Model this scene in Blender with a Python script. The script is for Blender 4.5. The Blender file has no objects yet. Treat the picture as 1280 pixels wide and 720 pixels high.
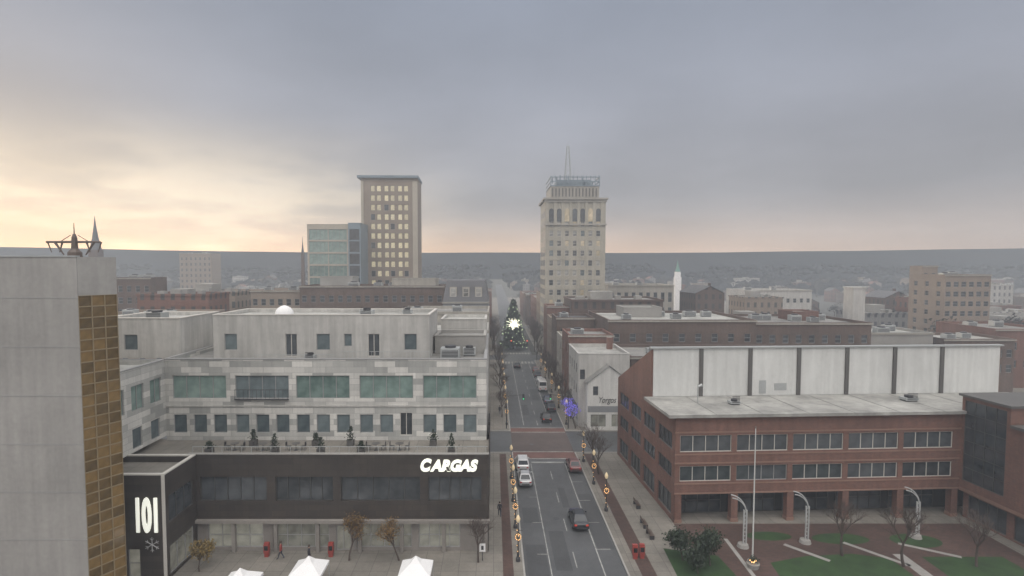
import bpy, math, random
from mathutils import Vector, Matrix, noise
random.seed(7)
scene = bpy.context.scene
COL = scene.collection
R = math.radians

# ------------------------------------------------------------------ materials
def newmat(name):
    m = bpy.data.materials.new(name); m.use_nodes = True
    nt = m.node_tree; b = nt.nodes["Principled BSDF"]
    return m, nt, b
def N(nt, t, **kw):
    n = nt.nodes.new(t)
    for k, v in kw.items(): setattr(n, k, v)
    return n
def L(nt, a, b): nt.links.new(a, b)
def c4(c): return (c[0], c[1], c[2], 1)
def mixc(nt, fac, a, b, mode='MIX'):
    n = N(nt, 'ShaderNodeMix', data_type='RGBA', blend_type=mode)
    for s, v in ((n.inputs[0], fac), (n.inputs[6], a), (n.inputs[7], b)):
        if hasattr(v, 'is_linked'): L(nt, v, s)
        elif isinstance(v, (tuple, list)): s.default_value = c4(v)
        else: s.default_value = v
    return n.outputs[2]
def coords(nt):
    tc = N(nt, 'ShaderNodeTexCoord'); return tc.outputs['Object']
def wallcoords(nt):
    s = N(nt, 'ShaderNodeSeparateXYZ'); L(nt, coords(nt), s.inputs[0])
    a = N(nt, 'ShaderNodeMath', operation='ADD'); L(nt, s.outputs[0], a.inputs[0]); L(nt, s.outputs[1], a.inputs[1])
    c = N(nt, 'ShaderNodeCombineXYZ'); L(nt, a.outputs[0], c.inputs[0]); L(nt, s.outputs[2], c.inputs[1])
    return c.outputs[0]
def noi(nt, scale, detail=4, vec=None, rough=.6):
    n = N(nt, 'ShaderNodeTexNoise'); n.inputs['Scale'].default_value = scale
    n.inputs['Detail'].default_value = detail; n.inputs['Roughness'].default_value = rough
    L(nt, vec if vec is not None else coords(nt), n.inputs['Vector'])
    return n.outputs['Fac']
def ramp(nt, fac, stops):
    r = N(nt, 'ShaderNodeValToRGB'); L(nt, fac, r.inputs[0])
    els = r.color_ramp.elements
    while len(els) < len(stops): els.new(.5)
    for e, (p, c) in zip(els, stops):
        e.position = p; e.color = c4(c) if len(c) == 3 else c
    return r.outputs[0]
def mul(c, k): return tuple(min(1, v * k) for v in c)

def grime(nt, col, amt=.35, big=.12, fine=2.5):
    f = ramp(nt, noi(nt, big, 5), [(.3, (1 - amt,) * 3), (.7, (1, 1, 1))])
    o = mixc(nt, 1.0, col, f, 'MULTIPLY')
    g = ramp(nt, noi(nt, fine, 3), [(.3, (1 - amt * .4,) * 3), (.7, (1.0, 1.0, 1.0))])
    return mixc(nt, 1.0, o, g, 'MULTIPLY')
def streaks(nt, col, amt=.3):
    mp = N(nt, 'ShaderNodeMapping'); mp.inputs['Scale'].default_value = (1.6, 1.6, .12)
    L(nt, coords(nt), mp.inputs[0])
    f = ramp(nt, noi(nt, 1, 5, mp.outputs[0]), [(.35, (1 - amt,) * 3), (.65, (1, 1, 1))])
    return mixc(nt, 1.0, col, f, 'MULTIPLY')
def plain(name, c, rough=.85, amt=.3, big=.15, fine=2.5, metal=0, streak=0):
    m, nt, b = newmat(name)
    o = grime(nt, c, amt, big, fine)
    if streak: o = streaks(nt, o, streak)
    L(nt, o, b.inputs['Base Color'])
    b.inputs['Roughness'].default_value = rough; b.inputs['Metallic'].default_value = metal
    return m
def bricky(name, c1, c2, mortar, bw, rh, ms, scale=1.0, rough=.9, offset=.5, amt=.3, bias=0, streak=.2, horizontal=False):
    m, nt, b = newmat(name)
    t = N(nt, 'ShaderNodeTexBrick'); L(nt, coords(nt) if horizontal else wallcoords(nt), t.inputs['Vector'])
    t.inputs['Color1'].default_value = c4(c1); t.inputs['Color2'].default_value = c4(c2); t.inputs['Mortar'].default_value = c4(mortar)
    t.inputs['Scale'].default_value = scale; t.inputs['Brick Width'].default_value = bw; t.inputs['Row Height'].default_value = rh
    t.inputs['Mortar Size'].default_value = ms; t.inputs['Bias'].default_value = bias; t.offset = offset
    o = grime(nt, t.outputs['Color'], amt)
    if streak: o = streaks(nt, o, streak)
    L(nt, o, b.inputs['Base Color']); b.inputs['Roughness'].default_value = rough
    return m
def glassy(name, dark, light, rough=.1, lit=None, strength=1.0):
    m, nt, b = newmat(name)
    oi = N(nt, 'ShaderNodeObjectInfo')
    a = ramp(nt, oi.outputs['Random'], [(.2, (0, 0, 0)), (.9, (1, 1, 1))])
    n = ramp(nt, noi(nt, .7, 2), [(.35, (0, 0, 0)), (.65, (1, 1, 1))])
    f = mixc(nt, .5, a, n)
    L(nt, mixc(nt, f, dark, light), b.inputs['Base Color'])
    b.inputs['Roughness'].default_value = rough
    b.inputs['Specular IOR Level'].default_value = .7
    if lit:
        e = mixc(nt, f, mul(lit, .35), lit)
        L(nt, e, b.inputs['Emission Color']); b.inputs['Emission Strength'].default_value = strength
    return m
def emis(name, c, s):
    m, nt, b = newmat(name)
    b.inputs['Base Color'].default_value = c4(c); b.inputs['Emission Color'].default_value = c4(c); b.inputs['Emission Strength'].default_value = s
    return m

M = {}
M['brick'] = bricky('red_brick', (.25, .10, .07), (.18, .075, .055), (.25, .2, .17), .3, .1, .012, amt=.35)
M['brick_trim'] = plain('brick_trim', (.28, .17, .13), .85)
M['brick_dark'] = bricky('brown_brick', (.18, .11, .085), (.13, .085, .07), (.18, .16, .14), .3, .1, .012, amt=.4)
M['panel'] = bricky('patchwork_panel', (.68, .67, .63), (.27, .28, .27), (.3, .3, .3), .30, .085, .002, scale=.13, offset=.37, amt=.12, bias=-.15, streak=.15)
M['white_wall'] = plain('pale_render', (.56, .55, .52), .8, .25, streak=.25)
M['white_paint'] = plain('white_painted_wall', (.72, .72, .69), .8, .2, streak=.2)
M['white_panel'] = plain('white_metal_panel', (.66, .67, .65), .6, .16, streak=.14)
M['podium'] = bricky('dark_stone_cladding', (.07, .058, .05), (.05, .042, .038), (.02, .02, .02), .3, .12, .002, scale=.2, amt=.25, rough=.45)
M['base_grey'] = plain('grey_stone', (.26, .24, .22), .8, .25)
M['concrete'] = bricky('concrete_panel', (.40, .39, .37), (.36, .35, .335), (.2, .2, .19), 1.1, 5, .003, scale=.13, offset=0, amt=.28, streak=.14)
M['conc'] = plain('concrete', (.33, .32, .30), .85, .3)
M['cream'] = plain('cream_stone', (.46, .43, .36), .85, .28, streak=.2)
M['cream2'] = plain('limestone', (.40, .375, .33), .85, .25, streak=.2)
M['tan'] = plain('tan_brick_wall', (.27, .215, .17), .85, .25)
M['hotel'] = plain('brown_grey_precast', (.27, .22, .175), .8, .2)
M['hotel_side'] = plain('pale_precast', (.44, .40, .33), .8, .2)
M['steel'] = plain('painted_steel', (.42, .44, .44), .45, .15, metal=.3)
M['whitesteel'] = plain('pale_painted_steel', (.45, .46, .46), .5, .15)
M['darkmetal'] = plain('dark_metal', (.045, .045, .05), .5, .2)
M['midmetal'] = plain('dark_grey_strip', (.10, .095, .09), .6, .2)
M['brownmetal'] = plain('brown_metal', (.12, .09, .075), .5, .2)
M['bluemetal'] = plain('blue_grey_metal', (.2, .25, .29), .5, .2)
M['frame'] = plain('window_frame', (.3, .3, .3), .5, .1)
M['frame_w'] = plain('white_window_frame', (.55, .53, .49), .5, .1)
M['frame_d'] = plain('dark_window_frame', (.06, .06, .06), .5, .1)
M['core'] = plain('interior_dark', (.03, .03, .03), .9, .1)
M['roof_w'] = plain('white_roof_membrane', (.46, .46, .43), .8, .5, .2, 1.2)
M['roof_dull'] = plain('weathered_pale_roof', (.42, .415, .39), .85, .5, .35, 1.5)
M['roof_g'] = plain('grey_roof', (.29, .285, .27), .85, .5, .15, 1.5)
M['roof_d'] = plain('dark_roof', (.1, .1, .105), .85, .4, .15, 1.5)
M['slate'] = plain('slate_roof', (.12, .12, .13), .7, .3)
M['red_roof'] = plain('reddish_roof', (.2, .09, .07), .8, .3)
M['asphalt'] = plain('asphalt', (.092, .096, .10), .55, .45, .1, 1.2)
M['asphalt2'] = plain('asphalt_patch', (.065, .067, .07), .6, .35, .2, 2)
M['paint'] = plain('road_paint', (.45, .45, .43), .7, .55, .8, 5)
M['pave'] = bricky('concrete_pavement', (.26, .24, .21), (.22, .205, .18), (.12, .11, .10), 1.5, 1.5, .02, scale=.9, offset=0, amt=.4, streak=0, horizontal=True)
M['kerb'] = plain('kerb_stone', (.33, .32, .30), .8, .2)
M['pavebrick'] = bricky('brick_paving', (.115, .062, .05), (.085, .048, .04), (.09, .07, .06), .5, .25, .02, scale=1.0, amt=.5, streak=0, horizontal=True)
M['grass'] = plain('grass', (.032, .075, .02), .95, .5, .5, 6)
M['soil'] = plain('city_ground', (.10, .10, .09), .95, .5, .02, .3)
M['bark'] = plain('bark', (.09, .07, .06), .9, .3, 1, 8)
M['twig'] = plain('twigs', (.10, .075, .065), .9, .3, 1, 8)
M['leaf_o'] = plain('autumn_leaves', (.26, .16, .06), .8, .5, 1, 4)
M['leaf_y'] = plain('yellow_leaves', (.28, .20, .07), .8, .5, 1, 4)
M['leaf_g'] = plain('evergreen_leaves', (.035, .055, .03), .8, .55, 1, 3)
M['leaf_far'] = plain('winter_foliage', (.05, .048, .042), .9, .5, .3, 2)
M['leaf_hill'] = plain('hill_foliage', (.012, .014, .018), 1, .3, .02, .1)
M['glass'] = glassy('window_glass', (.02, .025, .03), (.09, .10, .11))
M['glass_g'] = glassy('greenish_glass', (.08, .13, .12), (.24, .33, .30), .15)
M['glass_b'] = glassy('blue_glass', (.05, .07, .08), (.16, .2, .21), .1)
M['glass_w'] = glassy('blinds_glass', (.05, .05, .05), (.4, .4, .38), .2)
M['glass_lit'] = glassy('lit_glass', (.2, .17, .1), (.4, .36, .28), .2, lit=(.24, .19, .12))
M['glass_hot'] = glassy('hotel_glass', (.34, .31, .22), (.58, .54, .40), .3, lit=(.24, .20, .115))
M['glass_shop'] = glassy('shop_glass', (.04, .045, .045), (.14, .15, .145), .1, lit=(.15, .14, .11))
M['gold'] = glassy('gold_glass', (.07, .045, .014), (.29, .18, .06), .07)
M['goldframe'] = plain('bronze_mullion', (.32, .25, .15), .4, .2, metal=.3)
M['letter'] = emis('white_letter', (.9, .92, .82), .6)
M['warm'] = emis('warm_lamp', (1, .58, .24), 2.0)
M['starburst'] = emis('white_glare_light', (1, .95, .75), 14)
M['purple'] = emis('purple_fairy_light', (.2, .17, .7), .5)
M['redlight'] = emis('red_signal', (1, .12, .05), 4)
M['greenlight'] = emis('green_signal', (.1, 1, .4), .3)
M['redpaint'] = plain('red_paint', (.3, .05, .04), .5, .2)
M['tent'] = plain('white_canvas', (.8, .8, .8), .8, .08)
M['tyre'] = plain('tyre_rubber', (.02, .02, .02), .8, .1)
M['rim'] = plain('rim_metal', (.45, .45, .46), .35, .1, metal=.6)
M['skin'] = plain('skin', (.45, .3, .23), .6, .1)
M['coat'] = plain('dark_coat', (.035, .035, .045), .9, .2)
M['jeans'] = plain('jeans', (.05, .06, .09), .9, .2)
M['hair'] = plain('brown_hair', (.05, .03, .02), .8, .2)
M['copper'] = plain('copper_green', (.16, .3, .26), .6, .2)
M['mansard'] = plain('mansard_grey', (.24, .25, .26), .7, .2)
M['garland'] = plain('amber_garland', (.16, .10, .045), .8)

def fac_far(name, wall, win):
    return bricky(name, win, mul(win, 2.2), wall, .30, .40, .098, scale=.12, offset=0, amt=.25, bias=-.2, streak=.15)
FAR = [fac_far('far_brick', (.20, .10, .075), (.05, .05, .05)), fac_far('far_tan', (.30, .24, .19), (.06, .06, .06)),
       fac_far('far_white', (.48, .47, .44), (.08, .08, .09)), fac_far('far_grey', (.27, .27, .27), (.06, .06, .07)),
       fac_far('far_brown', (.13, .09, .075), (.04, .04, .04)), fac_far('far_cream', (.40, .36, .29), (.07, .07, .07))]
ROOFS = [M['roof_g'], M['roof_w'], M['roof_d'], M['roof_g']]

# ------------------------------------------------------------------ mesh builder
class MB:
    def __init__(s): s.v = []; s.f = []; s.m = []
    def face(s, pts, mi=0):
        i = len(s.v); s.v += [tuple(p) for p in pts]; s.f.append(tuple(range(i, i + len(pts)))); s.m.append(mi)
    def box(s, x0, x1, y0, y1, z0, z1, mi=0, top=None):
        i = len(s.v)
        s.v += [(x0, y0, z0), (x1, y0, z0), (x1, y1, z0), (x0, y1, z0), (x0, y0, z1), (x1, y0, z1), (x1, y1, z1), (x0, y1, z1)]
        s.f += [(i, i+3, i+2, i+1), (i+4, i+5, i+6, i+7), (i, i+1, i+5, i+4), (i+1, i+2, i+6, i+5), (i+2, i+3, i+7, i+6), (i+3, i, i+4, i+7)]
        s.m += [mi, mi if top is None else top, mi, mi, mi, mi]
    def tube(s, p0, p1, r0, r1, n=6, mi=0, caps=True):
        p0 = Vector(p0); p1 = Vector(p1); d = (p1 - p0)
        if d.length < 1e-6: return
        d.normalize(); a = d.orthogonal().normalized(); b = d.cross(a)
        i = len(s.v)
        for p, r in ((p0, r0), (p1, r1)):
            for k in range(n):
                t = 2 * math.pi * k / n
                s.v.append(tuple(p + (a * math.cos(t) + b * math.sin(t)) * r))
        for k in range(n):
            k2 = (k + 1) % n
            s.f.append((i+k, i+k2, i+n+k2, i+n+k)); s.m.append(mi)
        if caps:
            s.f.append(tuple(i + n + k for k in range(n))); s.m.append(mi)
            s.f.append(tuple(i + n - 1 - k for k in range(n))); s.m.append(mi)
    def lathe(s, prof, cx=0, cy=0, n=10, mi=0):
        i = len(s.v)
        for r, z in prof:
            for k in range(n):
                t = 2 * math.pi * k / n; s.v.append((cx + r * math.cos(t), cy + r * math.sin(t), z))
        for j in range(len(prof) - 1):
            for k in range(n):
                k2 = (k + 1) % n
                s.f.append((i+j*n+k, i+j*n+k2, i+(j+1)*n+k2, i+(j+1)*n+k)); s.m.append(mi)
        s.f.append(tuple(i + (len(prof) - 1) * n + k for k in range(n))); s.m.append(mi)
    def leaf(s, p, size, mi=0, rnd=random):
        d = Vector((rnd.gauss(0, 1), rnd.gauss(0, 1), rnd.gauss(0, 1)))
        if d.length < .01: d = Vector((0, 0, 1))
        d.normalize(); a = d.orthogonal().normalized() * size; b = d.cross(a)
        p = Vector(p)
        s.face([p - a, p - b * .6, p + a, p + b * .6], mi)
    def mesh(s, name, mats, smooth=False):
        me = bpy.data.meshes.new(name); me.from_pydata(s.v, [], s.f)
        for m in mats: me.materials.append(m)
        me.polygons.foreach_set('material_index', s.m)
        if smooth: me.polygons.foreach_set('use_smooth', [True] * len(s.f))
        me.update(); return me

def addobj(name, me, parent=None, loc=(0, 0, 0), rot=0):
    o = bpy.data.objects.new(name, me); COL.objects.link(o)
    o.location = loc; o.rotation_euler = (0, 0, rot)
    if parent: o.parent = parent
    return o
def thing(name, label, cat, loc=(0, 0, 0), rot=0, group=None):
    o = addobj(name, None, None, loc, rot); o.empty_display_size = .5
    o['label'] = label; o['category'] = cat
    if group: o['group'] = group
    return o
def part(name, mb, parent, mats, smooth=False, label=None, loc=(0, 0, 0), rot=0):
    o = addobj(name, mb.mesh(name, mats, smooth) if isinstance(mb, MB) else mb, parent, loc, rot)
    if label: o['label'] = label
    return o
def solo(name, mb, mats, label, cat, loc=(0, 0, 0), rot=0, group=None, smooth=False):
    o = addobj(name, mb.mesh(name, mats, smooth) if isinstance(mb, MB) else mb, None, loc, rot)
    o['label'] = label; o['category'] = cat
    if group: o['group'] = group
    return o
def struct(name, mb, mats, smooth=False):
    o = addobj(name, mb.mesh(name, mats, smooth)); o['kind'] = 'structure'; return o
def clone(root, loc, rot=0, scale=1, label=None):
    def cp(o, par):
        n = o.copy(); COL.objects.link(n)
        if par: n.parent = par
        for ch in o.children: cp(ch, n)
        return n
    n = cp(root, None); n.location = loc; n.rotation_euler = (0, 0, rot); n.scale = (scale,) * 3
    if label: n['label'] = label
    return n

# ------------------------------------------------------------------ windows / facades
KIND = {'dark': ('glass', 'frame'), 'green': ('glass_g', 'frame'), 'blue': ('glass_b', 'frame'), 'lit': ('glass_lit', 'frame'),
        'hot': ('glass_hot', 'frame_d'), 'shop': ('glass_shop', 'frame'), 'blind': ('glass_w', 'frame_w'), 'white': ('glass', 'frame_w'),
        'dd': ('glass', 'frame_d'), 'gold': ('gold', 'goldframe')}
WM = {}
def winmesh(w, h, nx, nz, kind, ft=.07):
    k = (round(w, 2), round(h, 2), nx, nz, kind)
    if k in WM: return WM[k]
    mb = MB()
    mb.face([(0, .06, 0), (w, .06, 0), (w, .06, h), (0, .06, h)], 0)
    mb.box(0, w, -.02, .05, 0, ft, 1); mb.box(0, w, -.02, .05, h - ft, h, 1)
    for i in range(nx + 1):
        x = i * (w - ft) / nx
        mb.box(x, x + ft, -.015, .05, ft, h - ft, 1)
    for j in range(1, nz):
        z = j * h / nz
        for i in range(nx):
            xa = i * (w - ft) / nx + ft; xb = (i + 1) * (w - ft) / nx
            mb.box(xa, xb, -.01, .05, z - ft / 2, z + ft / 2, 1)
    g, f = KIND[kind]
    WM[k] = mb.mesh('window', [M[g], M[f]]); return WM[k]

def skin(root, mb, ox, oy, rot, W, z0, z1, ops, mi, depth=.22):
    c, s_ = math.cos(rot), math.sin(rot)
    T = lambda u, d, z: (ox + c * u - s_ * d, oy + s_ * u + c * d, z)
    us = sorted({0, W, *[o[0] for o in ops], *[o[1] for o in ops]})
    zs = sorted({z0, z1, *[o[2] for o in ops], *[o[3] for o in ops]})
    for a, b in zip(us, us[1:]):
        for e, f in zip(zs, zs[1:]):
            m, n = (a + b) / 2, (e + f) / 2
            if any(o[0] < m < o[1] and o[2] < n < o[3] for o in ops): continue
            mb.face([T(a, 0, e), T(b, 0, e), T(b, 0, f), T(a, 0, f)], mi)
    for o in ops:
        a, b, e, f = o[:4]
        mb.face([T(a, 0, e), T(a, 0, f), T(a, depth, f), T(a, depth, e)], mi)
        mb.face([T(b, 0, e), T(b, depth, e), T(b, depth, f), T(b, 0, f)], mi)
        mb.face([T(a, 0, e), T(a, depth, e), T(b, depth, e), T(b, 0, e)], mi)
        mb.face([T(a, 0, f), T(b, 0, f), T(b, depth, f), T(a, depth, f)], mi)
        kind = o[4] if len(o) > 4 else 'dark'; nx = o[5] if len(o) > 5 else 1; nz = o[6] if len(o) > 6 else 1
        nm = o[7] if len(o) > 7 else 'window'
        p = T(a, depth - .1, e)
        addobj(nm, winmesh(b - a, f - e, nx, nz, kind), root, p, rot)
def grid(W, n, w, rows, kind='dark', nx=1, nz=1, m=None):
    m = (W / n - w) / 2 if m is None else m
    pitch = (W - 2 * m - w) / max(1, n - 1)
    out = []
    for (a, b) in rows:
        for i in range(n):
            u = m + i * pitch
            k = kind if isinstance(kind, str) else random.choice(kind)
            out.append((u, u + w, a, b, k, nx, nz))
    return out
def block(root, x0, x1, y0, y1, z0, z1, wall, roof, front=(), left=(), right=(), par=.6, nm='wall', coping=None, cop=True, rnm='roof'):
    mb = MB(); c = .24
    mb.box(x0 + c, x1 - c, y0 + c, y1 - c, z0, z1 - par - .02, 1)
    skin(root, mb, x0, y0, 0, x1 - x0, z0, z1, list(front), 0)
    skin(root, mb, x0, y1, R(-90), y1 - y0, z0, z1, list(left), 0)
    skin(root, mb, x1, y0, R(90), y1 - y0, z0, z1, list(right), 0)
    mb.face([(x1, y1, z0), (x0, y1, z0), (x0, y1, z1), (x1, y1, z1)], 0)
    w = .3
    for p, q in (((x0+w, y0+w), (x1-w, y0+w)), ((x1-w, y0+w), (x1-w, y1-w)), ((x1-w, y1-w), (x0+w, y1-w)), ((x0+w, y1-w), (x0+w, y0+w))):
        mb.face([(p[0], p[1], z1-par), (q[0], q[1], z1-par), (q[0], q[1], z1), (p[0], p[1], z1)], 0)
    part(nm, mb, root, [wall, M['core']])
    rb = MB()
    rb.face([(x0+w, y0+w, z1-par+.003), (x1-w, y0+w, z1-par+.003), (x1-w, y1-w, z1-par+.003), (x0+w, y1-w, z1-par+.003)], 0)
    e = .06
    rb.box(x0-e, x1+e, y0-e, y0+w, z1, z1+.12, 1); rb.box(x0-e, x1+e, y1-w, y1+e, z1, z1+.12, 1)
    rb.box(x0-e, x0+w, y0+w, y1-w, z1, z1+.12, 1); rb.box(x1-w, x1+e, y0+w, y1-w, z1, z1+.12, 1)
    part(rnm, rb, root, [roof, coping or wall])
def hvac(root, x, y, z, w=2.2, d=1.8, h=1.3):
    mb = MB(); mb.box(x, x+w, y, y+d, z+.15, z+h); mb.box(x+.1, x+w-.1, y+.1, y+d-.1, z, z+.15, 1)
    mb.lathe([(w*.3, z+h), (w*.3, z+h+.25), (w*.22, z+h+.28)], x+w/2, y+d/2, 12, 1)
    for k in range(5): mb.box(x+.15, x+w-.15, y-.03, y-.003, z+.3+k*.17, z+.38+k*.17, 1)
    part('rooftop_unit', mb, root, [M['steel'], M['darkmetal']])

# ------------------------------------------------------------------ ground
g = MB(); S = 7000
g.face([(-S, -S, -.06), (S, -S, -.06), (S, S, -.06), (-S, S, -.06)])
struct('ground', g, [M['soil']])
g = MB(); g.face([(3, -30, 0), (12.6, -30, 0), (12.6, 900, 0), (3, 900, 0)]); struct('road', g, [M['asphalt']])
g = MB()
for y0, y1 in ((86, 97), (172, 182), (262, 272)):
    g.face([(-300, y0, .004), (300, y0, .004), (300, y1, .004), (-300, y1, .004)])
struct('cross_road', g, [M['asphalt']])
g = MB()
for y0, y1 in ((83.2, 86.4), (96.6, 99.4)):
    g.face([(3, y0, .008), (12.6, y0, .008), (12.6, y1, .008), (3, y1, .008)], 0)
g.face([(3, 86.4, .008), (12.6, 86.4, .008), (12.6, 96.6, .008), (3, 96.6, .008)], 1)
struct('brick_crossing', g, [plain('crossing_brick', (.17, .085, .07), .8, .4, .3, 3), plain('worn_brick_asphalt', (.11, .085, .078), .8, .4, .2, 2)])
def slab(x0, x1, y0, y1, nm='pavement'):
    g = MB(); g.box(x0+.18, x1-.18, y0+.18, y1-.18, -.05, .13, 0)
    g.box(x0, x1, y0, y0+.177, -.05, .127, 1); g.box(x0, x1, y1-.177, y1, -.05, .127, 1)
    g.box(x0, x0+.177, y0+.18, y1-.18, -.05, .127, 1); g.box(x1-.177, x1, y0+.18, y1-.18, -.05, .127, 1)
    struct(nm, g, [M['pave'], M['kerb']])
slab(-90, 3, 10, 85.9); slab(12.6, 110, 10, 85.9)
slab(-160, 3, 97.2, 171.9); slab(12.6, 190, 97.2, 171.9)
slab(-160, 1, 182.1, 261.9); slab(14.6, 190, 182.1, 261.9)
slab(-160, 3, 272.1, 520); slab(12.6, 190, 272.1, 520)
mk = MB()
def strip(x0, x1, y0, y1, z=.012): mk.face([(x0, y0, z), (x1, y0, z), (x1, y1, z), (x0, y1, z)])
strip(5.45, 5.55, 20, 81); strip(10.45, 10.57, 20, 81)
y = 30
while y < 80: strip(8.0, 8.1, y, y + 3); y += 7.5
for y in range(38, 80, 6): strip(10.57, 12.0, y, y + .1)
for y in range(41, 80, 7): strip(4.4, 5.45, y, y + .1)
for yy in (83.2, 86.3, 96.7, 99.3): strip(3.1, 12.5, yy - .12, yy + .12)
strip(5.6, 10.4, 81.4, 81.8)
strip(5.45, 5.57, 101, 168); strip(10.45, 10.57, 101, 168)
y = 101
while y < 166: strip(8.0, 8.12, y, y + 3); y += 7.5
for k in range(9): strip(3.4 + k, 3.95 + k, 166, 169.5)
for k in range(9): strip(3.4 + k, 3.95 + k, 184, 187)
struct('road_marking', mk, [M['paint']])
pt = MB()
for (x0, x1, y0, y1) in ((6, 7.6, 52, 60), (8.4, 9.2, 66, 72), (5.8, 7, 108, 116), (8.5, 10, 120, 131), (3.4, 5.2, 62, 66), (3.3, 5.3, 48, 57), (10.7, 12.4, 56, 70)):
    pt.face([(x0, y0, .0045), (x1, y0, .0045), (x1, y1, .0045), (x0, y1, .0045)])
struct('road_patch', pt, [M['asphalt2']])
for (x, y) in ((7.2, 63), (9.1, 76), (6.2, 90), (7.4, 108)):
    mh = MB(); mh.face([(.38 * math.cos(t * math.pi / 8), .38 * math.sin(t * math.pi / 8), 0) for t in range(16)])
    solo('manhole_cover', mh, [M['darkmetal']], 'round dark iron manhole cover set in the road', 'manhole cover', (x, y, .016), 0, 'manhole covers in the road')
g = MB(); z = .136
g.face([(20.2, 44, z), (53, 44, z), (53, 61.5, z), (20.2, 61.5, z)], 0)
g.face([(13.9, 20, z), (15.3, 20, z), (15.3, 85, z), (13.9, 85, z)], 0)
g.face([(.9, 20, z), (1.9, 20, z), (1.9, 85, z), (.9, 85, z)], 0)
struct('brick_plaza', g, [M['pavebrick']])
g = MB(); z = .14
def disc(cx, cy, rx, ry, zz=z, mi=0):
    g.face([(cx + rx * math.cos(R(18 * t)), cy + ry * math.sin(R(18 * t)), zz) for t in range(20)], mi)
g.face([(25.8, 44, z), (39.5, 44, z), (39.2, 54.0, z), (36, 54.9, z), (31, 54.4, z), (27, 53.2, z)], 0)
g.face([(42.2, 44, z), (50.8, 44, z), (50.6, 54.3, z), (42.6, 54.3, z)], 0)
disc(44.5, 57.6, 2.6, 1.5); disc(36.8, 58.0, 3, 1.2); disc(29.5, 58.6, 2.4, 1.0)
g.face([(16.8, 44, z), (23.2, 44, z), (22.4, 54.5, z), (17.4, 56, z)], 0)
struct('lawn', g, [M['grass']])
g = MB(); z = .146
def walk(pts, w):
    for p, q in zip(pts, pts[1:]):
        p = Vector((*p, z)); q = Vector((*q, z)); n = Vector((-(q - p).y, (q - p).x, 0)).normalized() * w / 2
        g.face([p - n, q - n, q + n, p + n])
walk([(30.2, 56.8), (33.0, 53.5)], .5); walk([(36.6, 57.2), (40.2, 52.6)], .5); walk([(42.2, 57), (46.5, 54.2)], .5)
walk([(40.3, 44), (40.6, 54.8)], 1.1); walk([(24.0, 44), (24.6, 58)], .4)
struct('path', g, [M['conc']])

# ------------------------------------------------------------------ brick civic building
bz = .13
rt = thing('brick_building', 'long red brick civic building with ribbon windows and white roof penthouse', 'building', (20.3, 61.6, bz), R(3))
W = 33.4; D1 = 8.4; H = 12.1
ops = []
for i in range(5):
    u = .55 + 6.5 * i
    ops.append((u, u + 5.9, 8.1, 10.0, 'white', 4, 1)); ops.append((u, u + 5.9, 4.75, 6.5, 'white' if i != 1 else 'dark', 4, 1))
lops = []
for i in range(4):
    u = 1.2 + 5.6 * i
    lops.append((u, u + 4.4, 8.1, 10.0, 'dd', 3, 1)); lops.append((u, u + 4.4, 4.75, 6.5, 'dd', 3, 1)); lops.append((u, u + 4.4, .6, 3.0, 'dd', 3, 1))
mb = MB()
mb.box(.24, 44, .24, D1, 3.3, H - .3, 1)
mb.box(.24, 44, 2.6, 23.4, 0, 3.295, 1)
skin(rt, mb, 0, 0, 0, W, 3.3, H, ops, 0)
mb.face([(0, 0, 3.3), (W, 0, 3.3), (W, 2.6, 3.3), (0, 2.6, 3.3)], 0)
skin(rt, mb, 0, D1 + 15, R(-90), D1 + 15, 0, H - .3, lops, 0)
y0, y1 = D1, D1 + 15
zt, zb = 18.4, 11.9
x0, x1 = 0, 46.2
mb.face([(x0, y1, H - .3), (x0, y0, H - .3), (x0, y0, zt), (x0, y1, zb)], 0)
mb.face([(x1, y0, 0), (x1, y1, 0), (x1, y1, zb), (x1, y0, zt)], 0)
mb.face([(x1, y1, 0), (x0, y1, 0), (x0, y1, zb), (x1, y1, zb)], 0)
mb.face([(x0, y0, H), (x1, y0, H), (x1, y0, zt), (x0, y0, zt)], 0)
part('wall', mb, rt, [M['brick'], M['core']])
rb = MB()
rb.face([(x0, y0, zt), (x1, y0, zt), (x1, y1, zb), (x0, y1, zb)], 1)
rb.box(-.9, 47.5, -.5, D1 - .003, H, H + .35, 0)
for k in range(1, 9):
    rb.box(-.9 + k * 5.3, -.84 + k * 5.3, -.49, D1 - .4, H + .351, H + .38, 1)
part('roof', rb, rt, [M['roof_dull'], M['roof_g']])
for i in range(7):
    a = x0 + 6.35 * i + .24; b = x0 + 6.35 * (i + 1) - .24
    if i == 6: b = 46.0
    mb = MB(); mb.box(a, b, y0 - .12, y0 - .003, H + .38, zt + .1, 0)
    if i == 2:
        mb.box(a + 1, a + 1.9, y0 - .15, y0 - .123, H + .6, H + 2.3, 1); mb.box(a + 3, a + 4.6, y0 - .15, y0 - .123, H + 1, H + 1.9, 1)
    part('wall_panel', mb, rt, [M['white_panel'], M['steel']])
for i in range(1, 7):
    mb = MB(); u = x0 + 6.35 * i; mb.box(u - .237, u + .237, y0 - .3, y0 - .005, H + .38, zt + .15)
    part('pilaster', mb, rt, [M['midmetal']])
mb = MB(); mb.box(-.15, 46.3, y0 - .35, y0 + .35, zt + .16, zt + .34); part('coping', mb, rt, [M['steel']])
for zz in (10.25, 7.75, 6.75, 4.4, 3.3):
    mb = MB(); mb.box(-.04, W, -.05, -.003, zz, zz + .16); part('stone_course', mb, rt, [M['brick_trim']])
for i in range(6):
    u = .05 + 6.5 * i
    mb = MB(); mb.box(u, u + .75, 0.01, .8, 0, 3.297); mb.box(u - .05, u + .8, -.04, .85, 0, .4, 1)
    part('column', mb, rt, [M['brick'], M['brick_trim']])
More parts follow.
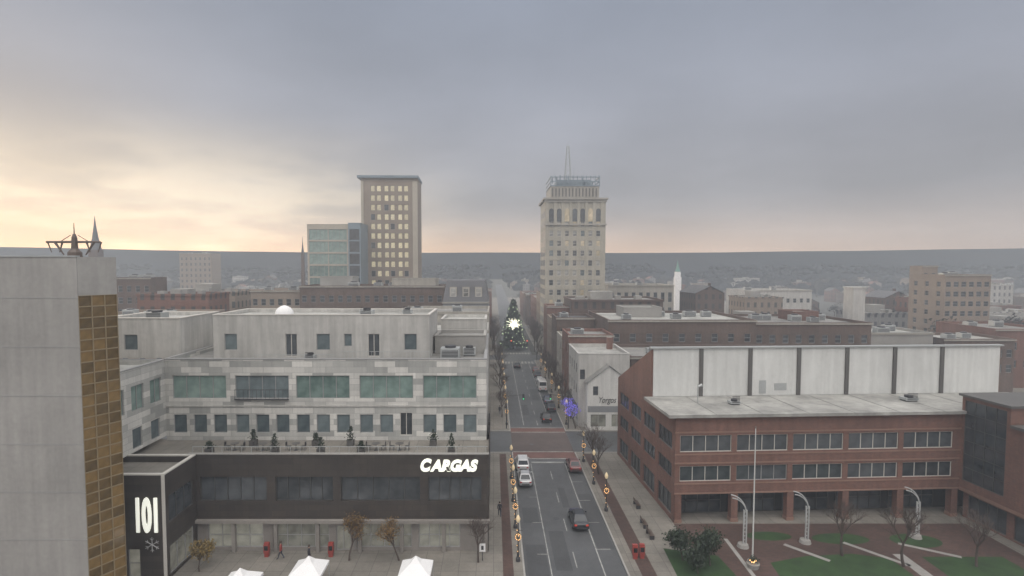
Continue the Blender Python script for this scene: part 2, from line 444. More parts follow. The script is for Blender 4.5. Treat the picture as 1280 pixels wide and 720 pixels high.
for i in range(5):
    u = .9 + 6.5 * i
    part('shop_window' if i != 2 else 'door', winmesh(5.6, 2.9, 4, 2, 'dd'), rt, None, loc=(u, 2.45, .1))
mb = MB()
SH = 14.1
mb.box(W + .84, 46, -12, -.003, 0, H - .3, 1)
mb.box(W + .3, W + 8, -5.6, -.1, H - .295, SH - .02, 1)
skin(rt, mb, W, -.003, R(-90), 5.7, 3.2, SH, [(.35, 5.3, 4.5, 13.7, 'dd', 4, 6)], 0, .15)
mb.face([(W, -5.703, H), (W + 8, -5.703, H), (W + 8, -5.703, SH), (W, -5.703, SH)], 0)
skin(rt, mb, W, -5.703, R(-90), 6.3, 3.2, H, [], 0, .15)
mb.face([(W + .24, 0, 3.2), (W + .24, -12, 3.2), (W + .24, -12, H - .3), (W + .24, 0, H - .3)], 1)
mb.face([(W, 0, 3.2), (W + .84, 0, 3.2), (W + .84, -12, 3.2), (W, -12, 3.2)], 0)
skin(rt, mb, W, -12, 0, 12, 3.2, H, [(1, 6, 8, 10, 'white', 4, 1)], 0)
skin(rt, mb, W + .6, -.003, R(-90), 12, 0, 3.2, [(.6, 5.2, .2, 2.8, 'dd', 4, 1), (6, 10.6, .2, 2.8, 'dd', 4, 1)], 0)
part('wing_wall', mb, rt, [M['brick'], M['core']])
mb = MB(); mb.box(W - .2, W + 8.2, -5.9, .3, SH, SH + .25); mb.box(W - .3, 47.5, -12.3, -5.91, H, H + .3); part('wing_roof', mb, rt, [M['midmetal']])
mb = MB(); mb.box(W - .05, W - .003, -12, -.06, 3.2, 3.55)
part('stone_course', mb, rt, [M['brick_trim']])
hvac(rt, 8, 3.5, H + .35, 1.2, 1.0, .4); hvac(rt, 30, 4, H + .35, 1.6, 1.2, .45)
mb = MB(); mb.tube((4.6, 5, H + .35), (4.6, 5, H + 2.6), .05, .05); mb.tube((4.6, 5, H + 2.3), (5.1, 5, H + 2.5), .12, .2)
part('antenna', mb, rt, [M['steel']])

# ------------------------------------------------------------------ office building (left)
rt = thing('office_building', 'grey patchwork office block above a dark podium with shops', 'building', (-36.7, 55.4, bz))
xr = 36.2
def lx(X): return X + 36.7
fo = []
for a, b, k in ((-29.6, -22.9, 'dd'), (-22.0, -16.2, 'dd'), (-15.4, -7.4, 'dd'), (-6.6, -1.2, 'dd')):
    fo.append((lx(a) - 5.9, lx(b) - 5.9, 5.2, 7.7, k, 5, 1))
for a, b in ((-29.0, -23.4), (-22.4, -16.7), (-13.9, -8.3), (-7.6, -3.4)):
    fo.append((lx(a) - 5.9, lx(b) - 5.9, .35, 2.9, 'shop', 4, 2, 'shop_window'))
fo.append((lx(-16.0) - 5.9, lx(-14.5) - 5.9, .05, 2.6, 'shop', 2, 1, 'door'))
mb = MB()
mb.box(6.2, xr - .4, .5, 30, 0, 9.3, 1)
skin(rt, mb, 5.9, 0, 0, xr - 5.9, 3.2, 9.95, [o for o in fo if o[2] > 3], 0, .3)
skin(rt, mb, 5.9, .15, 0, xr - 5.9, 0, 3.2, [o for o in fo if o[2] < 3], 2, .2)
mb.face([(5.9, 0, 3.2), (xr, 0, 3.2), (xr, .15, 3.2), (5.9, .15, 3.2)], 0)
skin(rt, mb, xr, 0, R(90), 30, 0, 9.95, [(2 + 6 * i, 6.5 + 6 * i, .4, 2.9, 'shop', 3, 1) for i in range(4)] + [(2 + 6 * i, 6.5 + 6 * i, 5.2, 7.7, 'dd', 3, 1) for i in range(4)], 0)
mb.box(5.9, xr, .003, .3, 9.35, 9.96, 0)
part('podium_wall', mb, rt, [M['podium'], M['core'], M['base_grey']])
mb = MB(); mb.face([(-6, .3, 9.36), (xr, .3, 9.36), (xr, 7, 9.36), (-6, 7, 9.36)]); part('terrace', mb, rt, [M['pave']])
mb = MB(); mb.box(5.9, xr + .05, -.06, .35, 9.965, 10.07); part('coping', mb, rt, [M['conc']])
for i in range(8):
    mb = MB(); u = 6.0 + i * 4.25; mb.box(u, u + .35, -.25, .14, 0, 3.04); part('pier', mb, rt, [M['base_grey']])
mb = MB(); mb.box(5.9, xr + .1, -.45, -.003, 3.05, 3.35); part('canopy', mb, rt, [M['base_grey']])
block(rt, -16, 6.7, -5.4, .0 - .003, 0, 9.9, M['podium'], M['pave'],
      front=[(19.2, 20.3, .3, 3, 'shop', 1, 2)], right=[(.6, 4.8, 5.2, 7.7, 'dd', 3, 1), (.6, 4.8, .3, 3, 'shop', 3, 1)], coping=M['frame_w'], nm='entrance_wall')
mb = MB(); mb.box(6.5, 6.78, -5.5, -5.403, 0, 9.9); part('trim', mb, rt, [M['frame_w']])
uo = []
for a, k in ((-35.9, 'green'), (-28.9, 'blue'), (-22.1, 'green'), (-15.0, 'green'), (-7.9, 'green')):
    u = lx(a); uo.append((u, u + 6.0, 14.1, 16.7, k, 4, 1))
    for j in range(3):
        w = 1.5; uu = u + j * 2.25
        if a == -15.0 and j == 2: uo.append((uu, uu + 1.4, 9.9, 12.5, 'white', 2, 1, 'door'))
        else: uo.append((uu, uu + w, 10.2, 12.3, 'blue', 1, 1))
block(rt, 0, xr - .3, 6.6, 30, 9.37, 18.5, M['panel'], M['roof_g'], front=uo, par=.5, nm='upper_wall', coping=M['frame'])
wo = [(1 + 3.1 * i, 3.0 + 3.1 * i, 14.1, 16.7, 'green', 2, 1) for i in range(4)] + [(1 + 3.1 * i, 2.6 + 3.1 * i, 10.2, 12.3, 'blue', 1, 1) for i in range(4)]
block(rt, -14, .0, -6.5, 6.6 - .003, 9.92, 18.45, M['panel'], M['roof_w'], right=wo, par=.5, nm='wing_upper_wall', coping=M['frame'])
mb = MB(); u = lx(-28.9)
mb.box(u, u + 6, 6.35, 6.4, 15.1, 15.16); mb.box(u, u + 6, 6.3, 6.59, 13.98, 14.08)
for k in range(13): mb.box(u + k * .49, u + k * .49 + .03, 6.36, 6.39, 14.08, 15.1)
part('railing', mb, rt, [M['darkmetal']])
mb = MB(); mb.box(0, xr - .3, 6.5, 6.597, 13.2, 13.35); part('string_course', mb, rt, [M['white_wall']])
po = [(1.3, 2.8, 18.95, 20.9, 'blue', 1, 1), (8.5, 9.9, 18.2, 20.9, 'white', 2, 1, 'door'), (12.2, 13.8, 18.95, 20.9, 'blue', 1, 1), (18.3, 19.7, 18.2, 20.9, 'white', 2, 1, 'door'), (22.6, 24.1, 18.95, 20.9, 'blue', 1, 1), (15.5, 16.4, 19.4, 20.9, 'blue', 1, 1)]
block(rt, 3.5, 29.1, 10.6, 20, 18.0, 23.1, M['white_wall'], M['roof_w'], front=po, par=.4, nm='penthouse_wall', coping=M['frame_w'])
block(rt, -9.5, -.4, 10.6, 20, 18.0, 22.7, M['white_wall'], M['roof_w'], front=[(2.4, 4, 18.95, 20.8, 'blue', 1, 1), (.8, 1.6, 18.95, 20.8, 'blue', 1, 1)], par=.4, nm='penthouse_wall', coping=M['frame_w'])
block(rt, 29.4, xr - .5, 14, 20, 18.0, 20.2, M['conc'], M['roof_g'], par=.3, nm='penthouse_wall')
block(rt, 29.4, xr - .5, 22, 29, 18.0, 21.5, M['white_wall'], M['roof_w'], par=.3, nm='penthouse_wall')
mb = MB(); mb.lathe([(1.1, 23), (1.05, 23.3), (.8, 23.7), (.4, 23.95), (.05, 24.05)], 10.7, 14, 16); part('skylight_dome', mb, rt, [M['tent']], True)
hvac(rt, 30.5, 9.5, 18.0); hvac(rt, 33, 11.8, 18.0, 1.5, 1.3, 1); hvac(rt, 20, 14, 22.7, 1.6, 1.6, .7); hvac(rt, 15, 8.2, 18, 1.2, 1, .7); hvac(rt, -6, 13, 22.3, 2, 1.6, .9); hvac(rt, 25, 16, 22.7, 1.2, 1.2, .6)
mb = MB()
for k in range(24): mb.tube((18.9 + k * .45, 9.4, 18), (18.9 + k * .45, 9.4, 18.95), .025, .025, 4)
mb.box(18.9, 29.3, 9.37, 9.43, 18.95, 19.0); mb.box(9, 18.5, 8.6, 8.66, 18.7, 18.75)
for k in range(20): mb.tube((9 + k * .5, 8.63, 18), (9 + k * .5, 8.63, 18.75), .02, .02, 4)
part('railing', mb, rt, [M['steel']])
mb = MB(); mb.box(6.2, xr - .1, .45, .5, 10.6, 10.66)
for k in range(31): mb.tube((6.2 + k * .99, .47, 9.4), (6.2 + k * .99, .47, 10.6), .025, .025, 4)
part('railing', mb, rt, [M['steel']])
mb = MB(); mb.box(7, xr - 1, .7, 1.2, 9.37, 9.75); part('planter_trough', mb, rt, [M['conc']])

def table_set(X, Y, Z):
    t = thing('patio_table', 'small dark patio table on the roof terrace', 'table', (X, Y, Z), group='patio tables on the terrace')
    mb = MB(); mb.lathe([(.45, .72), (.45, .75), (.02, .76)], 0, 0, 12); part('table_top', mb, t, [M['midmetal']])
    mb = MB(); mb.tube((0, 0, 0), (0, 0, .72), .04, .04); mb.lathe([(.25, 0), (.22, .04), (.04, .06)], 0, 0, 10); part('leg', mb, t, [M['darkmetal']])
    for s in (-1, 1):
        c = thing('patio_chair', 'dark metal chair beside a terrace table', 'chair', (X + s * .8, Y, Z), R(90 * s), group='patio chairs on the terrace')
        mb = MB(); mb.box(-.22, .22, -.22, .22, .42, .46); part('seat', mb, c, [M['darkmetal']])
        mb = MB(); mb.box(-.22, .22, -.24, -.2, .5, .9); part('backrest', mb, c, [M['darkmetal']])
        lm = None
        for a in (-.2, .2):
            for b in (-.2, .2):
                if lm is None:
                    mb = MB(); mb.tube((0, 0, 0), (0, 0, .42), .02, .02, 5); lm = mb.mesh('leg', [M['darkmetal']])
                addobj('leg', lm, c, (a, b, 0))
for X in (-27.5, -24.5, -21, -12.5, -10.0): table_set(X, 58.6, 9.5)

# ------------------------------------------------------------------ signs
def textmesh(txt, size, shear=0, offset=0, ext=.06, mat=None):
    cu = bpy.data.curves.new('t', 'FONT'); cu.body = txt; cu.size = size; cu.shear = shear; cu.offset = offset; cu.extrude = ext
    o = bpy.data.objects.new('t', cu); COL.objects.link(o)
    dg = bpy.context.evaluated_depsgraph_get(); dg.update()
    me = bpy.data.meshes.new_from_object(o.evaluated_get(dg)); bpy.data.objects.remove(o)
    me.transform(Matrix.Rotation(R(90), 4, 'X'))
    me.materials.clear(); me.materials.append(mat); return me
def fit(me, x0, x1, z0, z1):
    xs = [v.co.x for v in me.vertices]; zs = [v.co.z for v in me.vertices]
    sx = (x1 - x0) / (max(xs) - min(xs)); sz = (z1 - z0) / (max(zs) - min(zs)); mx, mz = min(xs), min(zs)
    for v in me.vertices:
        v.co.x = x0 + (v.co.x - mx) * sx; v.co.z = z0 + (v.co.z - mz) * sz
sg = thing('sign', 'white lit italic lettering on the dark podium wall', 'sign', (-4.5, 55.3, 8.4))
me = textmesh('C', 1.5, .25, .085, .08, M['letter']); fit(me, -2.85, -1.72, 0, 1.32); part('letter', me, sg, None)
me = textmesh('ARGAS', 1.5, .25, .085, .08, M['letter']); fit(me, -1.9, 2.95, 0, 1.22); part('lettering', me, sg, None)
me = textmesh('101', 3, 0, .13, .05, M['letter']); fit(me, -1.0, .95, 0, 3.3)
solo('sign', me, None, 'tall white numerals on the dark entrance block', 'sign', (-31.6, 49.93, 4.7))
mb = MB()
for k in range(6):
    a = R(60 * k + 30); mb.tube((0, 0, 0), (.7 * math.cos(a), 0, .7 * math.sin(a)), .04, .03, 5)
    for s in (-.8, .8): mb.tube((.42 * math.cos(a), 0, .42 * math.sin(a)), (.42 * math.cos(a) + .24 * math.cos(a + s), 0, .42 * math.sin(a) + .24 * math.sin(a + s)), .03, .02, 4)
solo('snowflake_decoration', mb, [M['whitesteel']], 'white snowflake ornament hung on the dark entrance wall', 'decoration', (-31.2, 49.9, 3.6))

# ------------------------------------------------------------------ left tower
rt = thing('tower_building', 'grey concrete tower with a strip of gold mirrored glass', 'building', (-32.7, 44, 0))
mb = MB()
TZ = 29.75
mb.face([(-30, 0, 0), (0, 0, 0), (0, 0, TZ), (-30, 0, TZ)], 0)
mb.face([(0, 0, 26.7), (1.4, 2.5, 26.7), (1.4, 2.5, TZ), (0, 0, TZ)], 0)
mb.face([(1.4, 2.5, 0), (-9, 14, 0), (-9, 14, TZ), (1.4, 2.5, TZ)], 0)
mb.face([(-9, 14, 0), (-30, 14, 0), (-30, 14, TZ), (-9, 14, TZ)], 0)
mb.face([(-30, 0, TZ - .5), (0, 0, TZ - .5), (1.4, 2.5, TZ - .5), (-9, 14, TZ - .5), (-30, 14, TZ - .5)], 0)
for k in range(7): mb.box(-30, .0, -.02, -.003, 3.1 + k * 3.9, 3.15 + k * 3.9, 1)
part('wall', mb, rt, [M['concrete'], M['frame']])
mb = MB(); mb.box(-30, .05, -.06, .3, TZ, TZ + .1)
part('coping', mb, rt, [M['steel']])
Lg = math.hypot(1.4, 2.5); ang = math.atan2(2.5, 1.4)
rows = 30; hh = 26.7 / rows
for j in range(rows):
    for i in range(3):
        u = i * Lg / 3
        addobj('glass_panel', winmesh(Lg / 3, hh, 1, 1, 'gold', .045), rt, (u * math.cos(ang), u * math.sin(ang), j * hh), ang)
t = thing('rooftop_antenna', 'brown mast with drooping cross arms on the concrete tower roof', 'antenna', (-34.3, 46, TZ - .5))
mb = MB(); mb.lathe([(.55, 0), (.5, .9), (.25, 1.2), (.2, 2.1), (.1, 2.4)], 0, 0, 8); mb.tube((0, 0, 2.3), (0, 0, 3.3), .05, .02); part('mast', mb, t, [M['brownmetal']])
mb = MB()
mb.tube((-2.3, 0, 1.75), (-.1, 0, 1.75), .09, .1); mb.tube((.1, 0, 1.75), (2.1, 0, 1.75), .1, .08)
for s in (-1, 1):
    mb.tube((s * 2.2, 0, 1.75), (s * 1.9, 0, .9), .06, .03); mb.tube((s * 1.2, 0, 1.75), (s * .3, 0, 2.3), .03, .03)
    mb.tube((s * 1.6, 0, 1.72), (s * .9, 0, .7), .10, .05); mb.tube((s * 1.0, 0, 1.7), (s * 1.25, 0, .9), .08, .03)
part('arm', mb, t, [M['brownmetal']])

# ------------------------------------------------------------------ skyscraper with crown
rt = thing('skyscraper', 'pale stone early skyscraper with arched top storey and rooftop lattice mast', 'building', (16.6, 180, bz))
W = 19.2; HT = 50
sk = []
for j in range(13):
    zz = 7 + j * 3.15
    for i in range(7):
        u = 1.25 + i * 2.5
        sk.append((u, u + 1.3, zz, zz + 1.8, random.choice(['dark', 'blind', 'blind', 'lit', 'blind', 'blue']), 1, 2))
block(rt, 0, W, 0, 19, 0, HT, M['cream'], M['roof_g'], front=sk, par=.5)
mb = MB()
for j in range(13):
    for i in range(7):
        yy = 1.3 + i * 2.5; zz = 7 + j * 3.15
        mb.face([(-.02, yy, zz), (-.02, yy + 1.35, zz), (-.02, yy + 1.35, zz + 1.9), (-.02, yy, zz + 1.9)])
o = part('side_window', mb, rt, [M['glass']]); o['kind'] = 'stuff'
for (e, a, b) in ((.7, HT, HT + .7), (.35, HT - .7, HT), (.4, 42.0, 42.5), (.3, 5.8, 6.3)):
    mb = MB()
    if e == .7: mb.box(-e, W + e, -e, 19.7, a + .13, b)
    else: mb.box(-e, W + e, -e, -.003, a, b)
    part('cornice', mb, rt, [M['cream2']])
for i in range(8):
    u = .1 + i * 2.5; mb = MB(); mb.box(u, min(u + .9, W - .05), -.25, -.003, 42.5, HT - .7); part('pilaster', mb, rt, [M['cream']])
for i in range(7):
    mb = MB(); u = 1.12 + i * 2.5; cx = u + .76; pts = [(u, -.03, 43.2), (u + 1.5, -.03, 43.2)]
    pts += [(cx + .75 * math.cos(R(a)), -.03, 46.6 + .75 * math.sin(R(a))) for a in range(0, 181, 30)]
    mb.face(pts); part('arched_window', mb, rt, [M['glass_lit'] if i in (2, 5) else M['glass']])
mb = MB(); mb.box(1.8, W - 1.8, 1.8, 17.2, HT + .7, HT + 4.6)
for k in range(14): mb.box(2.2 + k * 1.08, 2.6 + k * 1.08, 1.7, 1.797, HT + 1.3, HT + 4.0, 1)
part('attic', mb, rt, [M['cream2'], M['midmetal']])
mb = MB()
for zz in (HT + 4.7, HT + 6.0, HT + 7.4): mb.box(1.6, W - 1.6, 1.6, 1.85, zz, zz + .3); mb.box(1.6, 1.85, 1.85, 17, zz, zz + .3); mb.box(W - 1.85, W - 1.6, 1.85, 17, zz, zz + .3)
for k in range(12): mb.box(1.7 + k * 1.42, 1.95 + k * 1.42, 1.55, 1.8, HT + 4.6, HT + 8)
mb.box(4, W - 4, 4, 14, HT + 4.6, HT + 7, 1)
rd = random.Random(31)
for k in range(16):
    x = rd.uniform(2, W - 2); y = rd.uniform(1.2, 12); w_ = rd.uniform(.15, .5); b_ = HT + rd.uniform(4.7, 6); mb.box(x, x + w_, y, y + w_, b_, b_ + rd.uniform(1.6, 3.4))
for k in range(5):
    x = 3 + k * 3.2; mb.tube((x, 3, HT + 7), (x, 3, HT + 9 + rd.random() * 2), .06, .04, 4)
part('crown_rail', mb, rt, [M['bluemetal'], M['bluemetal']])
mb = MB(); cx, cy, b0 = 8.2, 9, HT + 7
for a, b in ((-1, -1), (1, -1), (1, 1), (-1, 1)):
    mb.tube((cx + a, cy + b, b0), (cx + a * .35, cy + b * .35, b0 + 12), .14, .09, 5)
for k in range(8):
    r0 = 1 - .65 * k / 8; r1 = 1 - .65 * (k + 1) / 8; za = b0 + 12 * k / 8; zb_ = b0 + 12 * (k + 1) / 8
    mb.tube((cx - r0, cy - r0, za), (cx + r1, cy - r1, zb_), .07, .07, 4); mb.tube((cx + r0, cy - r0, za), (cx - r1, cy - r1, zb_), .07, .07, 4)
mb.tube((cx, cy, b0 + 9), (cx, cy, b0 + 15), .08, .04, 4)
part('lattice_mast', mb, rt, [M['steel']])

# ------------------------------------------------------------------ hotel tower + neighbours
rt = thing('hotel_tower', 'brown nineteen storey hotel tower with pale windows and flat overhanging roof', 'building', (-47.0, 200, bz), R(2))
ho = []
for j in range(15):
    for i in range(6):
        u = 3.4 + i * 2.15 + (.0 if i < 2 else .5 if i < 4 else 1.0)
        ho.append((u, u + 1.5, 8.5 + j * 3.35, 10.6 + j * 3.35, random.choice(['hot', 'hot', 'hot', 'hot', 'hot', 'dark']), 1, 1))
block(rt, 0, 20.0, 0, 14, 0, 60, M['hotel'], M['roof_d'], front=ho, par=.5)
mb = MB(); mb.box(-1.2, 20.3, -.8, 15, 60.13, 61.0); part('roof_slab', mb, rt, [M['bluemetal']])
for a, b in ((18.2, 19.95), (0, .9)):
    mb = MB(); mb.box(a, b, -.25, -.003, 0, 59); part('edge_pier', mb, rt, [M['hotel_side']])
rt = thing('glass_office', 'blue green glazed office block with dark end bay', 'building', (-63, 190, bz))
go = []
for j in range(9):
    go.append((.6, 7.0, 5 + j * 4.1, 8.6 + j * 4.1, 'green', 5, 1)); go.append((7.2, 13.4, 5 + j * 4.1, 8.6 + j * 4.1, 'green', 5, 1))
block(rt, 0, 14, 0, 16, 0, 43, M['hotel_side'], M['roof_g'], front=go, par=.6)
block(rt, 14.003, 18.2, -.6, 16, 0, 43.4, M['bluemetal'], M['roof_g'], front=grid(4.2, 1, 3.4, [(5 + j * 4.1, 8.6 + j * 4.1) for j in range(9)], 'dd', 3), par=.6, nm='end_wall')

def simple(name, label, cat, X0, X1, Y0, Y1, H_, wall, roof, n=8, rows=3, w=1.3, wh=1.8, kind='dark', side=None, rot=0, hv=2, gz=4.5, group=None):
    rt = thing(name, label, cat, (X0, Y0, bz), rot, group)
    W_, D_ = X1 - X0, Y1 - Y0
    fh = (H_ - 1.0 - gz) / max(1, rows)
    rr = [(gz + j * fh + .3, gz + j * fh + .3 + min(wh, fh * .65)) for j in range(rows)]
    f = grid(W_, n, w, rr, kind, 1, 2)
    l = r = ()
    if side:
        ns = max(1, int(D_ / 4)); s_ = grid(D_, ns, w, rr, kind, 1, 2)
        shop = [(u0 - .8, u1 + .8, .5, 2.9, 'shop', 2, 1, 'shop_window') for (u0, u1, *_r) in s_[:ns]]
        if side == 'l': l = s_ + shop
        if side == 'r': r = s_ + shop
    block(rt, 0, W_, 0, D_, 0, H_, wall, roof, front=f, left=l, right=r, par=.5)
    mb = MB(); mb.box(-.2, W_ + .2, -.25, -.07, H_ - .35, H_ - .05); part('cornice', mb, rt, [M['cream2']])
    for k in range(hv): hvac(rt, W_ * (.12 + .76 * k / max(1, hv)) + random.random() * 2, D_ * random.uniform(.25, .6), H_ - .5, 2 + random.random(), 1.8, 1 + random.random() * .5)
    return rt
rt = simple('brick_building', 'long brown commercial block with grey roof and plain upper windows', 'building', -52, -13.3, 150, 165, 23.6, M['brick_dark'], M['roof_g'], 16, 5, hv=5)
block(rt, 4, 13, 5, 12, 23.1, 26.0, M['conc'], M['roof_w'], par=.3, nm='penthouse_wall'); block(rt, 24, 36, 4, 13, 23.1, 25.4, M['cream2'], M['roof_g'], par=.3, nm='penthouse_wall')
simple('brick_building', 'tan block beside the long commercial roof', 'building', -66, -52.3, 152, 168, 22.3, M['hotel'], M['roof_g'], 6, 5)
rt = simple('mansard_building', 'grey mansard roofed hall with white dormers', 'building', -12, -1.2, 132, 150, 20.5, M['mansard'], M['roof_d'], 4, 4, side='r', hv=0)
mb = MB(); mb.face([(0, 0, 20.65), (10.8, 0, 20.65), (10, 1.6, 25.5), (.8, 1.6, 25.5)]); mb.face([(10.8, 0, 20.65), (10.8, 18, 20.65), (10, 16.4, 25.5), (10, 1.6, 25.5)])
mb.face([(0, 18, 20.65), (0, 0, 20.65), (.8, 1.6, 25.5), (.8, 16.4, 25.5)]); mb.face([(.8, 1.6, 25.5), (10, 1.6, 25.5), (10, 16.4, 25.5), (.8, 16.4, 25.5)])
part('mansard_roof', mb, rt, [M['slate']])
for k in range(3):
    mb = MB(); mb.box(1.6 + 3 * k, 3.3 + 3 * k, .35, 1.6, 21.4, 24.0); part('dormer', mb, rt, [M['cream2']])
    addobj('window', winmesh(1.3, 2.0, 1, 2, 'blind'), rt, (1.8 + 3 * k, .27, 21.7))
simple('shop_building', 'low pale building with white roof by the street', 'building', -22, -1.0, 99.5, 114, 17.4, M['conc'], M['roof_w'], 6, 3, side='r')
simple('shop_building', 'grey shop building with flat light roof', 'building', -20, -1.0, 114.4, 131, 19.5, M['cream2'], M['roof_g'], 6, 3, side='r')
simple('apartment_block', 'tan brick apartment block seen at its corner', 'building', 137, 151, 170, 184, 26.3, M['tan'], M['roof_g'], 6, 7, w=1.5, wh=1.6, side='l')
simple('apartment_block', 'small tan stair block on the flats', 'building', 141, 146, 184.3, 190, 29.0, M['tan'], M['roof_g'], 2, 7, hv=0)
simple('columned_building', 'pale public building with tall pilasters and flat roof', 'building', 42, 66, 205, 225, 22.0, M['cream2'], M['roof_g'], 9, 3, w=1.4, wh=4.5)
simple('long_building', 'white low commercial building with flat roof', 'building', 104, 132, 232, 250, 19.0, M['white_wall'], M['roof_g'], 10, 3)
rt = simple('long_building', 'long brown brick commercial row with pale flat roof', 'building', 24.5, 56, 119, 144, 17.4, M['brick_dark'], M['roof_w'], 9, 3, hv=6)
block(rt, 6, 15, 12, 20, 16.9, 19.2, M['conc'], M['roof_w'], par=.3, nm='penthouse_wall')
rt = simple('long_building', 'dark brick warehouse with patched grey roof', 'building', 56.3, 82, 121, 143, 16.6, M['brick_dark'], M['roof_g'], 9, 3, hv=5)
block(rt, 14, 20, 10, 17, 16.1, 18.2, M['brick'], M['roof_w'], par=.3, nm='penthouse_wall')
simple('brick_building', 'low grey building with pale roof behind the theatre', 'building', 84, 101, 128, 142, 13.6, M['conc'], M['roof_w'], 7, 2, hv=3)
simple('brick_building', 'low weathered brick building with pale flat roof', 'building', 102, 118, 126, 138, 12.4, M['brick_dark'], M['roof_w'], 7, 2, hv=2)
simple('brick_building', 'small red brick workshop with grey roof', 'building', 119, 134, 132, 150, 14.0, M['brick'], M['roof_g'], 5, 2, hv=2)
simple('brick_building', 'plain brown brick rear extension with flat roof', 'building', 24.8, 58, 100.5, 116.5, 12.5, M['brick_dark'], M['roof_g'], 8, 2)
simple('brick_building', 'brick and stone block with tall windows', 'building', -108, -98, 160, 168, 25.6, M['brick_dark'], M['roof_g'], 4, 6)
simple('brick_building', 'slab of brown brick flats', 'building', -196, -176, 350, 362, 37.0, M['hotel'], M['roof_g'], 7, 9)
simple('shop_building', 'low white commercial building with flat roof', 'building', -62, -42, 112, 128, 17.6, M['white_wall'], M['roof_w'], 6, 3, hv=3)
simple('shop_building', 'tan commercial building with white flat roof', 'building', -85, -64, 115, 133, 18.5, M['tan'], M['roof_w'], 6, 3, hv=3)
simple('shop_building', 'grey flat roofed shop building', 'building', -41, -23, 100, 120, 17.0, M['white_wall'], M['roof_g'], 6, 3, hv=3)
simple('shop_building', 'brick shops with flat roof near the slab tower', 'building', -120, -88, 118, 135, 16.5, M['brick'], M['roof_g'], 8, 3, hv=3)
yy = 112.6
for k, (d, h, wm, lab) in enumerate(((11, 15, 'brick', 'red brick shop house on the street row'), (10, 13.2, 'cream2', 'stone shop house on the street row'), (12, 16.5, 'brick_dark', 'brown brick shop house on the street row'), (12, 15.2, 'tan', 'tan brick shop house on the street row'), (11, 17.5, 'brick', 'tall red brick corner building'))):
    simple('shop_building', lab, 'building', 15.2, 24.2, yy, yy + d, h, M[wm], ROOFS[k % 3], 3, 3, side='l', hv=1); yy += d + .25
for (X0, X1, Y0, Y1, h, wm) in ((-14, -3, 186, 205, 17, 'brick'), (-14, -3, 205.5, 222, 15, 'cream2'), (-14, -2, 222.5, 258, 16, 'brick_dark'), (17, 30, 202, 222, 19, 'tan'), (17, 30, 222.5, 258, 16, 'brick'), (-16, -1, 275, 300, 17, 'brick'), (16, 30, 275, 300, 15, 'brick_dark'), (-16, -1, 301, 340, 13, 'tan'), (16, 30, 301, 340, 14, 'brick')):
    simple('town_building', 'older brick street front near the square', 'building', X0, X1, Y0, Y1, h, M[wm], M['roof_g'], 3, 3, hv=1, side='r' if X0 < 0 else 'l', group='street fronts beyond the square')
simple('town_building', 'dark brick block beside the pale skyscraper', 'building', -12, -1.2, 151, 170, 19, M['brick_dark'], M['roof_d'], 4, 4, side='r')

# white corner restaurant
rt = thing('corner_building', 'white painted corner restaurant with a lower gabled front', 'building', (15.2, 99.6, bz))
block(rt, 0, 9.2, 0, 12.7, 0, 13.2, M['white_wall'], M['roof_dull'], front=[(.3, 1.2, 8.6, 10.4, 'dd', 1, 2)],
      left=[(1 + 2.9 * i, 2.2 + 2.9 * i, 9.4, 11.2, 'dd', 1, 2) for i in range(4)] + [(1 + 2.9 * i, 2.2 + 2.9 * i, 5.6, 7.4, 'dd', 1, 2) for i in range(4)] + [(1 + 2.9 * i, 3.2 + 2.9 * i, .6, 2.9, 'shop', 2, 1) for i in range(4)], par=.5)
mb = MB()
mb.box(1.5, 8.7, -1.9, -.003, 0, 8.3, 2)
skin(rt, mb, 1.3, -2.1, 0, 7.6, 0, 8.5, [(1.0, 1.9, 6.2, 7.8, 'dd', 1, 2), (5.6, 6.5, 6.2, 7.8, 'dd', 1, 2), (.6, 3.3, .6, 2.8, 'shop', 2, 1, 'shop_window'), (4.3, 6.9, .6, 2.8, 'shop', 3, 1, 'shop_window')], 0)
mb.face([(1.3, -.003, 0), (1.3, -2.1, 0), (1.3, -2.1, 8.5), (1.3, -.003, 8.5)], 0); mb.face([(8.9, -2.1, 0), (8.9, -.003, 0), (8.9, -.003, 8.5), (8.9, -2.1, 8.5)], 0)
mb.face([(1.3, -2.1, 8.5), (8.9, -2.1, 8.5), (5.1, -2.1, 11.4)], 0)
part('gable_front', mb, rt, [M['white_paint'], M['slate'], M['core']])
mb = MB()
mb.face([(1.0, -2.35, 8.35), (5.1, -2.35, 11.5), (5.1, -.003, 11.5), (1.0, -.003, 8.35)]); mb.face([(5.1, -2.35, 11.5), (9.2, -2.35, 8.35), (9.2, -.003, 8.35), (5.1, -.003, 11.5)])
part('gable_roof', mb, rt, [M['roof_g']])
mb = MB(); mb.box(-.5, -.003, 0, 12.6, 3.5, 3.8); part('awning', mb, rt, [M['darkmetal']])
mb = MB(); mb.box(1.4, 8.8, -2.13, -2.103, 3.2, 4.3); part('band', mb, rt, [M['mansard']])
mb = MB(); mb.box(7, 8, 9, 10, 12.7, 15); part('chimney', mb, rt, [M['brick']])
me = textmesh('Yorgos', 1.8, .35, .004, .02, M['frame_d']); fit(me, 0, 3.0, 0, 1.35)
solo('sign', me, None, 'dark script lettering painted on a white gable wall', 'sign', (18.6, 97.46, 4.7))

